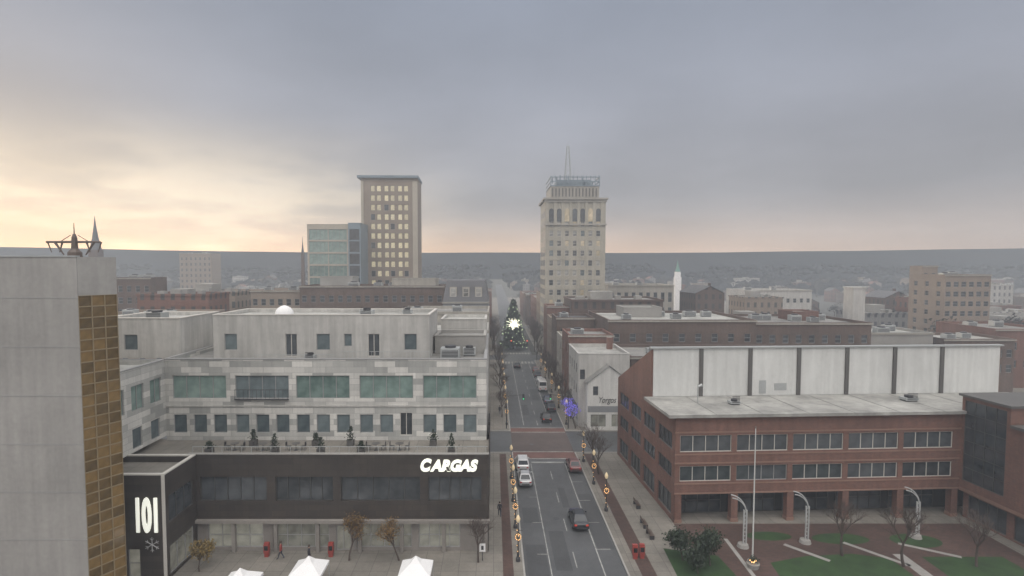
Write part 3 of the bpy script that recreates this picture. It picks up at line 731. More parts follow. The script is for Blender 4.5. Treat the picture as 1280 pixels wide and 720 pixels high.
# ------------------------------------------------------------------ churches / spires
def steeple(X, Y, zb_, zs, zt_, r, wall, spire, label):
    t = thing('church', label, 'church', (X, Y, 0))
    mb = MB(); mb.box(-r, r, -r, r, 0, zb_); mb.box(-r * .8, r * .8, -r * .8, r * .8, zb_, zs); part('tower', mb, t, [wall])
    mb = MB(); mb.lathe([(r * .95, zs), (r * .5, zs + (zt_ - zs) * .35), (r * .2, zs + (zt_ - zs) * .7), (.06, zt_)], 0, 0, 8); part('spire', mb, t, [spire])
    mb = MB(); mb.box(-r * 1.8, r * 1.8, r, r * 8, 0, zb_ * .45)
    mb.face([(-r*1.9, r, zb_*.45), (0, r, zb_*.7), (0, r*8, zb_*.7), (-r*1.9, r*8, zb_*.45)], 1); mb.face([(0, r, zb_*.7), (r*1.9, r, zb_*.45), (r*1.9, r*8, zb_*.45), (0, r*8, zb_*.7)], 1)
    mb.face([(-r*1.8, r, zb_*.45), (r*1.8, r, zb_*.45), (0, r, zb_*.7)], 0)
    part('nave', mb, t, [wall, M['slate']])
    return t
steeple(-170, 240, 33, 36, 50.5, 2.4, M['brick_dark'], M['slate'], 'church with tall slender dark spire')
steeple(-85, 250, 27, 35, 42, .7, M['brick_dark'], M['slate'], 'church with a thin needle spire')
steeple(86, 262, 24, 26.5, 32, 1.4, M['tent'], M['copper'], 'small white church cupola with green spire')
mb = MB(); mb.box(0, 4, 0, 5, 0, 21.8); mb.box(-.2, 4.2, -.2, 5.2, 21.8, 22.3)
solo('stair_tower', mb, [M['white_wall']], 'plain pale stair tower above flat roofs', 'building', (117, 182, 0))

# ------------------------------------------------------------------ distant town
occ = [(-66, -10, 134, 172), (10, 40, 175, 205), (-70, -40, 185, 215), (134, 160, 165, 195), (36, 70, 198, 230), (95, 136, 225, 255), (-112, -94, 155, 172), (-200, -172, 230, 368), (-92, -78, 240, 275), (80, 94, 255, 285), (113, 125, 178, 192), (-125, 0, 95, 136), (12, 136, 95, 152), (-17, 32, 172, 345)]
rnd = random.Random(3)
cands = []
for i in range(6000):
    Y = 137 + 780 * rnd.random() ** 1.5; X = (rnd.random() * 2 - 1) * (Y * 1.0 + 20) + 8
    w = rnd.uniform(8, 20) if rnd.random() < .75 else rnd.uniform(20, 36); d = rnd.uniform(9, 18)
    h = rnd.uniform(8, 14) + (rnd.random() < .35) * rnd.uniform(3, 8) * (Y < 420)
    if X < -60 and Y < 190: h = rnd.uniform(16, 22)
    if rnd.random() > .35 and Y > 300: w = rnd.uniform(7, 11); d = rnd.uniform(8, 12); h = rnd.uniform(6, 10)
    if -6 < X + w and X < 20: continue
    if any(X < b + .5 and X + w > a - .5 and Y < dd + .5 and Y + d > c - .5 for a, b, c, dd in occ): continue
    occ.append((X, X + w, Y, Y + d)); cands.append((X, Y, w, d, h))
    if len(cands) >= 290: break
for X, Y, w, d, h in cands:
    wi = rnd.randrange(6); gable = w < 13 and rnd.random() < .6
    mb = MB()
    if gable:
        mb.box(0, w, 0, d, 0, h, 0)
        rz = h + w * .32 * rnd.uniform(.7, 1.1)
        mb.face([(0, 0, h), (w, 0, h), (w / 2, 0, rz)], 0); mb.face([(w, d, h), (0, d, h), (w / 2, d, rz)], 0)
        mb.face([(-.3, -.3, h - .1), (w / 2, -.3, rz + .05), (w / 2, d + .3, rz + .05), (-.3, d + .3, h - .1)], 1)
        mb.face([(w / 2, -.3, rz + .05), (w + .3, -.3, h - .1), (w + .3, d + .3, h - .1), (w / 2, d + .3, rz + .05)], 1)
        mb.box(w * .7, w * .7 + .8, d * .4, d * .4 + .8, h, rz + .9, 0)
        rm = rnd.choice([M['slate'], M['roof_d'], M['red_roof'], M['roof_g']]); nm = 'town_house'
        lab = 'small town house with pitched roof and chimney'
    else:
        mb.box(0, w, 0, d, 0, h, 0, 1)
        mb.box(-.2, w + .2, -.2, .3, h - .02, h + .5, 0); mb.box(-.2, w + .2, d - .3, d + .2, h - .02, h + .5, 0)
        mb.box(-.2, .3, .3, d - .3, h - .02, h + .5, 0); mb.box(w - .3, w + .2, .3, d - .3, h - .02, h + .5, 0)
        a = rnd.uniform(.15, .5); mb.box(w * a, w * (a + .25), d * .35, d * .7, h, h + rnd.uniform(1.2, 3.0), 2)
        mb.box(w * .75, w * .82, d * .3, d * .45, h, h + 1.2, 2)
        mb.box(w * .1, w * .2, d * .5, d * .65, h, h + .9, 2); mb.box(w * .5, w * .56, d * .15, d * .25, h, h + 1.4, 2)
        rm = rnd.choice(ROOFS); nm = 'town_building'; lab = ('brick', 'tan', 'white', 'grey', 'brown', 'cream')[wi] + ' flat roofed town building with rooftop plant room'
    solo(nm, mb, [FAR[wi], rm, M['conc']], lab, 'house' if gable else 'building', (X, Y, -.05), 0, 'houses and blocks of the distant town')

# ------------------------------------------------------------------ hills and woods
def hz(r, az):
    n1 = noise.noise(Vector((r * .0009, az * 2.4, 3.1))); n2 = noise.noise(Vector((r * .004, az * 9, 7.7)))
    def ss(a, b, t): t = max(0, min(1, (t - a) / (b - a))); return t * t * (3 - 2 * t)
    base = ss(1100, 2200, r) * 34 + ss(2200, 3700, r) * 86
    return base * (1 + .10 * n1 + .02 * n2) - 2
mb = MB(); NR, NA = 60, 180
for i in range(NR):
    r = 880 + (4600 - 880) * (i / (NR - 1)) ** 1.2
    for j in range(NA):
        az = R(-58 + 116 * j / (NA - 1)); mb.v.append((r * math.sin(az), r * math.cos(az), hz(r, az)))
for i in range(NR - 1):
    for j in range(NA - 1):
        a = i * NA + j; mb.f.append((a, a + 1, a + NA + 1, a + NA)); mb.m.append(0)
m, nt, b = newmat('wooded_hill')
f = noi(nt, .004, 8, None, .6)
L(nt, ramp(nt, f, [(.35, (.014, .017, .023)), (.6, (.020, .023, .028)), (.78, (.035, .037, .038))]), b.inputs['Base Color'])
b.inputs['Roughness'].default_value = 1; b.inputs['Specular IOR Level'].default_value = 0
struct('hill', mb, [m], True)
M['leaf_hill'].node_tree.nodes['Principled BSDF'].inputs['Specular IOR Level'].default_value = 0
mb = MB(); rnd = random.Random(11)
for i in range(4200):
    r = 640 + 1300 * rnd.random() ** 1.4; az = R(rnd.uniform(-50, 50))
    if noise.noise(Vector((r * .004, az * 8, 1))) < -.12 and r > 900: continue
    zz = max(0, hz(r, az)) if r > 880 else 0
    s = rnd.uniform(4, 8) * (1 + r / 2500); x = r * math.sin(az); y = r * math.cos(az); n = 5; k0 = len(mb.v)
    if -8 < x < 24: continue
    hgt = rnd.uniform(7, 13)
    rings = ((.6, .15), (1, .45), (.75, .8), (.25, 1))
    for q, t in rings:
        for k in range(n):
            a = 6.283 * k / n + i; rr = s * q * rnd.uniform(.7, 1.2)
            mb.v.append((x + rr * math.cos(a), y + rr * math.sin(a), zz + hgt * t * rnd.uniform(.85, 1.1)))
    for q in range(3):
        for k in range(n):
            k2 = (k + 1) % n; mb.f.append((k0+q*n+k, k0+q*n+k2, k0+(q+1)*n+k2, k0+(q+1)*n+k)); mb.m.append(0)
    mb.f.append(tuple(k0 + 3 * n + k for k in range(n))); mb.m.append(0)
o = addobj('woodland', mb.mesh('woodland', [M['leaf_hill']], True)); o['kind'] = 'stuff'; o['label'] = 'far off winter woodland covering the hills'; o['category'] = 'woodland'

# ------------------------------------------------------------------ trees
def tree(label, h, seed, leaf=None, nleaf=0, lsz=.12, spread=.55, maxd=4, loc=(0, 0, 0), name='tree', group=None, lights=None, kids=4, twr=1.0):
    rd = random.Random(seed); tb, cb, lb = MB(), MB(), MB()
    def br(p, d, ln, r, dep):
        segs = 3 if dep < 2 else 2; q = p.copy(); dd = d.copy(); tgt = tb if dep == 0 else cb
        for s in range(segs):
            nd = (dd + Vector((rd.gauss(0, .12), rd.gauss(0, .12), rd.gauss(0, .06) + .04))).normalized()
            e = q + nd * ln / segs; r2 = r * (1 - .3 * (s + 1) / segs)
            tgt.tube(q, e, r * (1 - .3 * s / segs), r2, 6 if dep < 2 else 3, 0, False)
            q, dd = e, nd
            if dep >= 1 and dep < maxd and rd.random() < .8: br(q, (dd + Vector((rd.gauss(0, spread), rd.gauss(0, spread), rd.gauss(0, .3)))).normalized(), ln * .55, r2 * .5, dep + 1)
            if dep >= 2 and leaf:
                for _ in range(nleaf): cb.leaf(q + Vector((rd.gauss(0, 1), rd.gauss(0, 1), rd.gauss(0, 1))) * lsz * 2.2, lsz * rd.uniform(.6, 1.3), 1, rd)
            if dep >= 2 and lights and rd.random() < .3: lb.box(q.x-.04, q.x+.04, q.y-.04, q.y+.04, q.z-.04, q.z+.04)
        if dep < maxd:
            for k in range(kids if dep < 2 else kids - 1):
                a = 6.283 * (k + rd.random() * .6) / kids
                side = Vector((math.cos(a), math.sin(a), 0))
                br(q, (dd * (1 - spread * .5) + side * spread * rd.uniform(.8, 1.3) + Vector((0, 0, .2))).normalized(), ln * rd.uniform(.6, .8), max(.008 * twr, r * .55), dep + 1)
    br(Vector((0, 0, 0)), Vector((0, 0, 1)), h * .34, h * .022, 0)
    t = thing(name, label, 'tree', loc, group=group)
    part('trunk', tb, t, [M['bark']]); part('crown', cb, t, [M['twig'], leaf or M['twig']])
    if lights:
        o = part('fairy_lights', lb, t, [lights]); o['kind'] = 'stuff'
    return t
bare = tree('bare winter street tree on the pavement', 6.5, 1, maxd=4, group='bare street trees', loc=(14.3, 80, bz), spread=.5)
for (x, y, s) in ((14.6, 76.5, .9), (34.8, 54.5, .95), (39.5, 52.5, 1.0), (-1.5, 53.3, .75), (46.5, 52.5, .9), (14.3, 108, .9), (14.3, 122, 1), (14.3, 136, 1.1), (14.3, 150, 1.1), (1.6, 106, .9), (1.6, 120, 1), (1.6, 134, 1), (1.6, 148, 1.1), (1.6, 160, 1.1), (14.3, 162, 1.1), (0, 195, 1.5), (15.6, 196, 1.5), (15.6, 212, 1.5), (0, 214, 1.5), (0, 235, 1.4), (15.6, 235, 1.4), (14.3, 116, 1), (14.3, 129, 1.2), (14.3, 143, 1.1), (.5, 186, 1.6), (13.9, 188, 1.7), (14.5, 184, 1.4), (-.6, 190, 1.6)):
    clone(bare, (x, y, bz), rnd.random() * 6, s)
tree('small street tree wrapped in purple fairy lights', 5, 5, maxd=4, loc=(14.6, 98.6, bz), lights=M['purple'])
tree('small bare tree with blue and purple string lights', 4.6, 6, maxd=4, loc=(14.6, 105, bz), lights=M['purple'])
au = tree('thin autumn tree with sparse orange leaves before the shops', 4.6, 8, M['leaf_o'], 1, .08, .42, 4, (-14.2, 53.6, bz), group='autumn trees before the shops')
clone(au, (-9.3, 53.6, bz), 2, .95)
tree('rounded shrub tree with yellow leaves', 3.0, 9, M['leaf_y'], 5, .1, .6, 3, (-27.9, 51.6, bz))
tree('dense dark ornamental tree in the plaza planting', 3.6, 10, M['leaf_g'], 8, .13, .6, 3, (20.9, 52.6, bz))
tree('small dark leaved tree on the plaza lawn', 3.2, 12, M['leaf_g'], 7, .13, .6, 3, (18.6, 53.6, bz))
tree('low dark shrub near the flagpole planting', 2.4, 13, M['leaf_g'], 7, .12, .7, 3, (19.2, 51.2, bz))
ft = []
for sd in (21, 22, 23):
    rd = random.Random(sd); tb, cb = MB(), MB(); tb.tube((0, 0, 0), (0, 0, 5), .35, .2, 6)
    for k in range(6):
        a = k * 1.05; tb.tube((0, 0, 3.5 + .3 * k), (2.6 * math.cos(a), 2.6 * math.sin(a), 7 + rd.random() * 2), .14, .05, 4)
    for c in range(16):
        cc = Vector((rd.gauss(0, 1.9), rd.gauss(0, 1.9), 7.2 + rd.gauss(0, 1.8)))
        for k in range(26): cb.leaf(cc + Vector((rd.gauss(0, .8), rd.gauss(0, .8), rd.gauss(0, .7))), rd.uniform(.2, .5), 0, rd)
    t = thing('tree', 'brownish winter tree among the town roofs', 'tree', (60 * sd - 1300, 420, 0), group='winter trees in the town')
    part('trunk', tb, t, [M['bark']]); part('crown', cb, t, [M['leaf_far']]); ft.append(t)
k = 0; tries = 0
while k < 210 and tries < 6000:
    tries += 1
    Y = 150 + 700 * rnd.random() ** 1.3; X = rnd.uniform(-1, 1) * (Y * .95)
    if -4 < X < 18: continue
    if any(a - 1 < X < b + 1 and c - 1 < Y < d + 1 for a, b, c, d in occ): continue
    clone(ft[k % 3], (X, Y, 0), rnd.random() * 6, rnd.uniform(.8, 1.7)); k += 1

t = thing('christmas_tree', 'tall dark evergreen with string lights and a lamp with glare star', 'tree', (6.9, 196, .02))
tb, cb, lb = MB(), MB(), MB(); rd = random.Random(4)
tb.tube((0, 0, 0), (0, 0, 17.5), .35, .05, 8)
for i in range(560):
    z = 1.2 + 16.3 * rd.random() ** 1.2; a = rd.random() * 6.283; rr = ((18 - z) / 18) ** .75 * 5.6 * rd.uniform(.75, 1.05)
    tip = Vector((rr * math.cos(a), rr * math.sin(a), z - .5))
    tb.tube((0, 0, z), tip, .04, .02, 3, 0, False)
    for q in range(9):
        p = Vector((0, 0, z)).lerp(tip, .35 + .65 * q / 8); cb.leaf(p + Vector((rd.gauss(0, .2), rd.gauss(0, .2), rd.gauss(0, .15))), rd.uniform(.25, .5), 0, rd)
    if i % 4 == 0: lb.box(tip.x-.08, tip.x+.08, tip.y-.08, tip.y+.08, tip.z-.08, tip.z+.08)
part('trunk', tb, t, [M['bark']]); part('crown', cb, t, [M['leaf_g']]); o = part('fairy_lights', lb, t, [emis('pale_green_light', (.8, 1, .6), 1.8)]); o['kind'] = 'stuff'
mb = MB(); rd = random.Random(77)  # bright lamp core, its lens glare modelled as thin glowing spikes
for k in range(30):
    a = R(12 * k); r_ = rd.uniform(1.1, 2.9)
    mb.tube((0, -6.4, 9.3), (r_ * math.cos(a), -6.4, 9.3 + r_ * math.sin(a)), .035, .006, 4)
mb.lathe([(.1, 8.85), (.35, 9.05), (.45, 9.3), (.35, 9.55), (.1, 9.75)], 0, -6.4, 12)
part('starburst', mb, t, [M['starburst']])

# ------------------------------------------------------------------ cars
CP = {}
def paint(nm, c):
    if nm not in CP:
        m, nt, b = newmat('car_paint_' + nm); L(nt, grime(nt, c, .12, .6, 3), b.inputs['Base Color'])
        b.inputs['Roughness'].default_value = .3; b.inputs['Metallic'].default_value = .35; b.inputs['Coat Weight'].default_value = .5; CP[nm] = m
    return CP[nm]
carglass = glassy('car_glass', (.015, .018, .02), (.03, .035, .04), .06)
lightw = emis('headlight_lens', (.8, .8, .75), .2); lightr = plain('tail_lamp_lens', (.35, .02, .02), .3, .05)
lightr_on = emis('tail_lamp_lit', (.6, .06, .03), .12)
def car(label, X, Y, rot, col, kind='sedan', name='parked_car', cat='car', on=False, group=None):
    t = thing(name, label, cat, (X, Y, .012), rot, group)
    pm = paint(*col)
    if kind == 'sedan':
        st = [(-2.3, .42, .8, .72), (-2.2, .28, .95, .84), (-1.5, .22, 1.0, .9), (0, .2, .97, .91), (1.2, .22, .92, .9), (2.05, .28, .78, .84), (2.3, .4, .62, .7)]
        gb = (-1.95, 1.15, .95, .8); gt = (-1.2, .25, 1.44, .6)
    elif kind == 'suv':
        st = [(-2.3, .45, .95, .8), (-2.22, .3, 1.08, .9), (-1.5, .26, 1.1, .94), (0, .25, 1.08, .95), (1.2, .26, 1.03, .94), (2.1, .32, .92, .88), (2.32, .45, .75, .76)]
        gb = (-2.2, 1.2, 1.06, .86); gt = (-1.95, .35, 1.7, .7)
    else:
        st = [(-2.9, .45, 1.2, .95), (-2.85, .35, 1.3, 1.0), (-1.5, .3, 1.3, 1.0), (0, .3, 1.3, 1.0), (1.7, .3, 1.2, .99), (2.6, .35, 1.0, .92), (2.85, .5, .8, .8)]
        gb = (-2.87, 2.2, 1.28, .97); gt = (-2.8, 1.35, 2.35, .86)
    mb = MB(); n = 8
    for (yy, zl, zt_, hw) in st:
        zm = zl + (zt_ - zl) * .35; zu = zl + (zt_ - zl) * .8
        for x, z in ((-hw*.9, zl), (-hw, zm), (-hw*.97, zu), (-hw*.84, zt_), (hw*.84, zt_), (hw*.97, zu), (hw, zm), (hw*.9, zl)): mb.v.append((x, yy, z))
    for i in range(len(st) - 1):
        for k in range(n):
            k2 = (k + 1) % n; mb.f.append((i*n+k, i*n+k2, (i+1)*n+k2, (i+1)*n+k)); mb.m.append(0)
    mb.f.append(tuple(range(n))); mb.m.append(0); mb.f.append(tuple(reversed(range((len(st)-1)*n, len(st)*n)))); mb.m.append(0)
    b4 = [Vector((-gb[3], gb[0], gb[2] - .06)), Vector((gb[3], gb[0], gb[2] - .06)), Vector((gb[3], gb[1], gb[2] - .06)), Vector((-gb[3], gb[1], gb[2] - .06))]
    t4 = [Vector((-gt[3], gt[0], gt[2])), Vector((gt[3], gt[0], gt[2])), Vector((gt[3], gt[1], gt[2])), Vector((-gt[3], gt[1], gt[2]))]
    ctr = (gt[0] + gt[1]) / 2
    r4 = [Vector((v.x * .86, ctr + (v.y - ctr) * .88, v.z + .06)) for v in t4]
    sides = []
    for k in range(4):
        k2 = (k + 1) % 4; mb.face([b4[k], b4[k2], t4[k2], t4[k]]); mb.face([t4[k], t4[k2], r4[k2], r4[k]]); sides.append((b4[k], b4[k2], t4[k2], t4[k]))
    mb.face(r4)
    part('body', mb, t, [pm])
    for s in (-1, 1):
        q = 1.0 if kind == 'van' else .93
        mb = MB(); mb.box(s * q - .09, s * q + .09, gb[1] - .55, gb[1] - .4, gb[2], gb[2] + .14); part('wing_mirror', mb, t, [pm])
    def pane(q, a0, a1, b0, b1, nm):
        f = lambda a, b: (q[0].lerp(q[1], a)).lerp(q[3].lerp(q[2], a), b)
        P = [f(a0, b0), f(a1, b0), f(a1, b1), f(a0, b1)]; nn = (P[1] - P[0]).cross(P[3] - P[0]).normalized() * .012
        mb = MB(); mb.face([p + nn for p in P]); part(nm, mb, t, [carglass])
    pane(sides[0], .08, .92, .18, .92, 'rear_window'); pane(sides[2], .06, .94, .15, .94, 'windshield')
    for q in (sides[1], sides[3]):
        fl = q is sides[3]
        if kind == 'van': pane(q, *((.74, .95) if not fl else (.05, .26)), .2, .9, 'side_window')
        else: pane(q, .12, .48, .2, .9, 'side_window'); pane(q, .52, .86, .2, .9, 'side_window')
    wr = .33 if kind != 'van' else .37; wx = st[3][3]
    tm = MB(); rm = MB()
    tm.tube((-.11, 0, 0), (.11, 0, 0), wr, wr, 18); rm.tube((-.115, 0, 0), (.115, 0, 0), wr * .62, wr * .62, 12)
    tme, rme = tm.mesh('tyre', [M['tyre']]), rm.mesh('rim', [M['rim']])
    fy = 1.42 if kind != 'van' else 1.85
    for a in (-1, 1):
        for yy in (-fy, fy):
            w = addobj('wheel', None, t, (a * (wx - .1), yy, wr)); addobj('tyre', tme, w); addobj('rim', rme, w)
    for a in (-1, 1):
        mb = MB(); mb.box(a*.62-.14, a*.62+.14, st[0][0] - .02, st[0][0] + .1, .68, .84); part('tail_light', mb, t, [lightr_on if on else lightr])
        mb = MB(); mb.box(a*.58-.14, a*.58+.14, st[-1][0] - .1, st[-1][0] + .015, .55, .66); part('headlight', mb, t, [lightw])
    for ya, yb in ((st[0][0] - .05, st[0][0] + .12), (st[-1][0] - .12, st[-1][0] + .04)):
        mb = MB(); mb.box(-.5, .5, ya, yb, .4, .52); part('bumper', mb, t, [M['darkmetal']])
    return t
car('dark grey sedan driving away down the street', 9.6, 62.0, 0, ('charcoal', (.03, .033, .04)), 'sedan', 'car', on=True)
G = 'cars parked along the kerb'
car('silver sedan parked at the kerb', 4.2, 74.2, 0, ('silver', (.5, .51, .52)), group=G)
car('white sedan parked behind another car', 4.15, 79.6, 0, ('white', (.7, .7, .7)), 'suv', group=G)
car('reddish grey car parked near the corner', 11.5, 79.2, 0, ('maroon', (.18, .08, .08)), group=G)
car('dark car driving past the crossing', 9.9, 104.5, 0, ('black', (.02, .02, .022)), 'sedan', 'car', on=True)
car('white delivery van stopped at the kerb', 11.4, 131, 0, ('white', (.7, .7, .7)), 'van', 'delivery_van', 'van', on=True)
for k, (x, y, c, kd) in enumerate(((11.5, 112, ('black', (.02, .02, .022)), 'suv'), (11.5, 118.5, ('blue', (.05, .07, .12)), 'sedan'), (11.5, 139, ('silver', (.5, .51, .52)), 'sedan'), (11.5, 146, ('charcoal', (.03, .033, .04)), 'suv'), (11.5, 153, ('maroon', (.18, .08, .08)), 'sedan'), (6.7, 160, ('black', (.02, .02, .022)), 'suv'))):
    car('%s car standing at the kerb' % c[0], x, y, 0, c, kd, group=G)

# ------------------------------------------------------------------ street lamps
def lamp():
    t = thing('street_lamp', 'dark street lamp with small globe and amber lit wreath', 'street lamp', (2.4, 53.5, bz), group='street lamps along the pavement')
    mb = MB(); mb.lathe([(.22, 0), (.22, .3), (.12, .5), (.1, .9), (.08, 1.0)], 0, 0, 10); part('base', mb, t, [M['darkmetal']])
    mb = MB(); mb.tube((0, 0, .9), (0, 0, 3.9), .065, .05, 8); mb.tube((-.45, 0, 3.1), (.45, 0, 3.1), .025, .025, 5); part('pole', mb, t, [M['darkmetal']])
    mb = MB(); mb.lathe([(.1, 3.9), (.2, 4.1), (.21, 4.3), (.12, 4.5), (.03, 4.65)], 0, 0, 12); part('lamp_globe', mb, t, [emis('dim_globe', (.6, .48, .3), .35)], True)
    gb = MB(); lb = MB(); rd = random.Random(2)
    for k in range(20):
        a = 6.283 * k / 20; p = Vector((.26 * math.cos(a), -.1, 2.5 + .30 * math.sin(a)))
        for q in range(5): gb.leaf(p + Vector((rd.gauss(0, .04), rd.gauss(0, .04), rd.gauss(0, .04))), .07, 0, rd)
        if k % 2: lb.box(p.x-.03, p.x+.03, p.y-.1, p.y-.04, p.z-.03, p.z+.03)
    for k in range(22):
        a = k * 1.1; p = Vector((.10 * math.cos(a), .10 * math.sin(a), .5 + k * .13))
        for q in range(3): gb.leaf(p + Vector((rd.gauss(0, .04), rd.gauss(0, .04), rd.gauss(0, .04))), .07, 0, rd)
        if k % 4 == 0: lb.box(p.x-.03, p.x+.03, p.y-.03, p.y+.03, p.z-.03, p.z+.03)
    part('wreath', gb, t, [M['garland']]); o = part('fairy_lights', lb, t, [M['warm']]); o['kind'] = 'stuff'
    return t
lp = lamp()
for (x, y) in ((2.4, 60.5), (2.4, 67.5), (2.4, 75), (13.3, 64.8), (13.3, 73), (13.3, 81.5), (2.4, 101), (13.3, 101), (2.4, 113), (13.3, 113), (2.4, 127), (13.3, 127), (13.3, 143), (2.4, 143), (13.3, 156), (2.4, 157)):
    clone(lp, (x, y, bz), 0)

def signal(x, y, arm, lab, red=True):
    t = thing('traffic_light', lab, 'traffic light', (x, y, bz), group='traffic lights at the crossings')
    mb = MB(); mb.tube((0, 0, 0), (0, 0, 6), .1, .07, 8); mb.tube((0, 0, 5.8), (arm, 0, 6.1), .06, .04, 6); part('pole', mb, t, [M['darkmetal']])
    mb = MB(); mb.box(arm - .18, arm + .18, -.15, .1, 5.2, 6.25); part('signal_head', mb, t, [M['darkmetal']])
    for k, m in enumerate((M['greenlight'] if not red else M['darkmetal'], M['darkmetal'], M['redlight'] if red else M['darkmetal'])):
        mb = MB(); mb.tube((arm, -.155, 5.38 + .34 * k), (arm, -.19, 5.38 + .34 * k), .12, .12, 10); part('lens', mb, t, [m])
signal(13.3, 98.5, -3.2, 'dark traffic light mast beside the brick crossing', False)
signal(2.3, 98.5, 3.0, 'traffic light mast at the far kerb', False)
signal(2.0, 171, 3.4, 'distant red traffic light before the square'); signal(13.3, 171, -3, 'distant traffic light by the skyscraper')

# ------------------------------------------------------------------ plaza objects
t = thing('flagpole', 'tall white flagpole standing in the brick plaza', 'flagpole', (25.3, 53.3, bz))
mb = MB(); mb.tube((0, 0, .3), (0, 0, 13.3), .08, .04, 10); part('pole', mb, t, [M['white_panel']])
mb = MB(); mb.lathe([(.5, 0), (.45, .2), (.15, .35)], 0, 0, 14); part('base', mb, t, [M['conc']])
mb = MB(); mb.lathe([(.02, 13.25), (.1, 13.36), (.02, 13.46)], 0, 0, 10); part('finial', mb, t, [M['brownmetal']])
t = thing('light_sculpture', 'pale curved steel lamp standing on the plaza', 'lamp', (25.7, 56.3, bz), group='curved steel lamps on the plaza')
mb = MB()
for x in (-.02, .26): mb.box(x, x + .1, -.08, .08, .35, 3.9)
for k in range(8): mb.box(.083, .257, -.03, .03, .7 + k * .42, .78 + k * .42)
part('post', mb, t, [M['whitesteel']])
mb = MB()
for off in (0, .35):
    pr = None
    for k in range(10):
        a = R(9 * k); p = Vector((.25 - (1.9 - off * .6) * (1 - math.cos(a)), 0, 3.6 + (1.9 - off) * math.sin(a)))
        if pr: mb.tube(pr, p, .06, .06, 5)
        pr = p
for k in range(2, 8, 2):
    a = R(10 * k); mb.tube((.25 - 1.9 * (1 - math.cos(a)), 0, 3.6 + 1.9 * math.sin(a)), (.25 - 1.69 * (1 - math.cos(a)), 0, 3.6 + 1.55 * math.sin(a)), .03, .03, 4)
part('curved_arm', mb, t, [M['whitesteel']])
mb = MB(); mb.lathe([(.6, 0), (.5, .35), (.3, .4)], 0, 0, 14); part('base', mb, t, [M['conc']])
clone(t, (32.6, 57.2, bz)); clone(t, (45.0, 58.3, bz))
def tent(X, Y):
    t = thing('canopy_tent', 'white peaked market tent on the plaza pavement', 'tent', (X, Y, bz), group='white market tents')
    mb = MB(); s = 1.4
    c = [(-s, -s), (s, -s), (s, s), (-s, s)]
    for k in range(4):
        p, q = c[k], c[(k + 1) % 4]; mid = (.32 * p[0], .32 * p[1]); mid2 = (.32 * q[0], .32 * q[1])
        mb.face([(*p, 2.1), (*q, 2.1), (*mid2, 2.75), (*mid, 2.75)]); mb.face([(*mid, 2.75), (*mid2, 2.75), (0, 0, 3.25)])
        mb.face([(*p, 1.85), (*q, 1.85), (*q, 2.1), (*p, 2.1)])
    part('canopy', mb, t, [M['tent']])
    for p in c:
        mb = MB(); mb.tube((p[0] * .98, p[1] * .98, 0), (p[0] * .98, p[1] * .98, 2.0), .03, .03, 5); part('leg', mb, t, [M['steel']])
tent(-16.4, 48.4); tent(-6.9, 48.4); tent(-21.6, 46.4)
def newsbox(X, Y, m, lab):
    t = thing('newspaper_box', lab, 'newspaper box', (X, Y, bz), group='newspaper boxes by the kerb')
    mb = MB(); mb.box(-.25, .25, -.22, .22, .35, 1.25); mb.box(-.25, .25, -.1, .22, 1.25, 1.4); mb.box(-.2, .2, -.18, .18, 0, .35); part('body', mb, t, [m])
    mb = MB(); mb.box(-.19, .19, -.235, -.223, .7, 1.15); part('door', mb, t, [carglass])
newsbox(14.0, 54.0, M['redpaint'], 'red newspaper box near the kerb'); newsbox(14.7, 54.1, M['redpaint'], 'red newspaper box near the kerb')
newsbox(-22.6, 54.4, M['redpaint'], 'red box standing before the shopfront'); newsbox(-16.2, 54.4, M['redpaint'], 'red box standing before the shopfront')
def bench(X, Y, rot):
    t = thing('bench', 'dark slatted bench on the pavement', 'bench', (X, Y, bz), rot, 'benches on the pavement')
    mb = MB()
    for k in range(4): mb.box(-.8, .8, -.2 + k * .12, -.11 + k * .12, .43, .47)
    part('seat', mb, t, [M['brownmetal']])
    mb = MB()
    for k in range(3): mb.box(-.8, .8, .27, .3, .55 + k * .13, .65 + k * .13)
    part('backrest', mb, t, [M['brownmetal']])
    for s in (-.7, .7):
        mb = MB(); mb.box(s-.03, s+.03, -.2, .3, 0, .42); part('leg', mb, t, [M['darkmetal']])
bench(16.8, 61, R(90)); bench(16.8, 58.5, R(90)); bench(17.3, 66, R(90))
t = thing('notice_board', 'small white notice board on a post at the kerb', 'sign', (-1.1, 53.6, bz))
mb = MB(); mb.box(-.3, .3, -.03, .03, .9, 1.7); part('panel', mb, t, [M['tent']])
mb = MB(); mb.tube((0, 0, 0), (0, 0, .9), .04, .04); mb.box(-.12, .12, -.045, -.032, 1.1, 1.5, 0); part('post', mb, t, [M['darkmetal']])
t = thing('planter', 'round planter with glowing warm lights beside the flagpole', 'planter', (24.9, 52.3, bz))
mb = MB(); mb.lathe([(.5, 0), (.6, .45), (.52, .46)], 0, 0, 14); part('pot', mb, t, [M['conc']])
mb = MB(); lb = MB(); rd = random.Random(9)
for k in range(120): mb.leaf((rd.gauss(0, .25), rd.gauss(0, .25), .6 + rd.random() * .4), .1, 0, rd)
for k in range(7): lb.lathe([(.03, .7), (.06, .76), (.02, .82)], rd.uniform(-.5, .5), rd.uniform(-.5, .3), 6)
part('plant', mb, t, [M['leaf_g']]); o = part('fairy_lights', lb, t, [M['warm']]); o['kind'] = 'stuff'
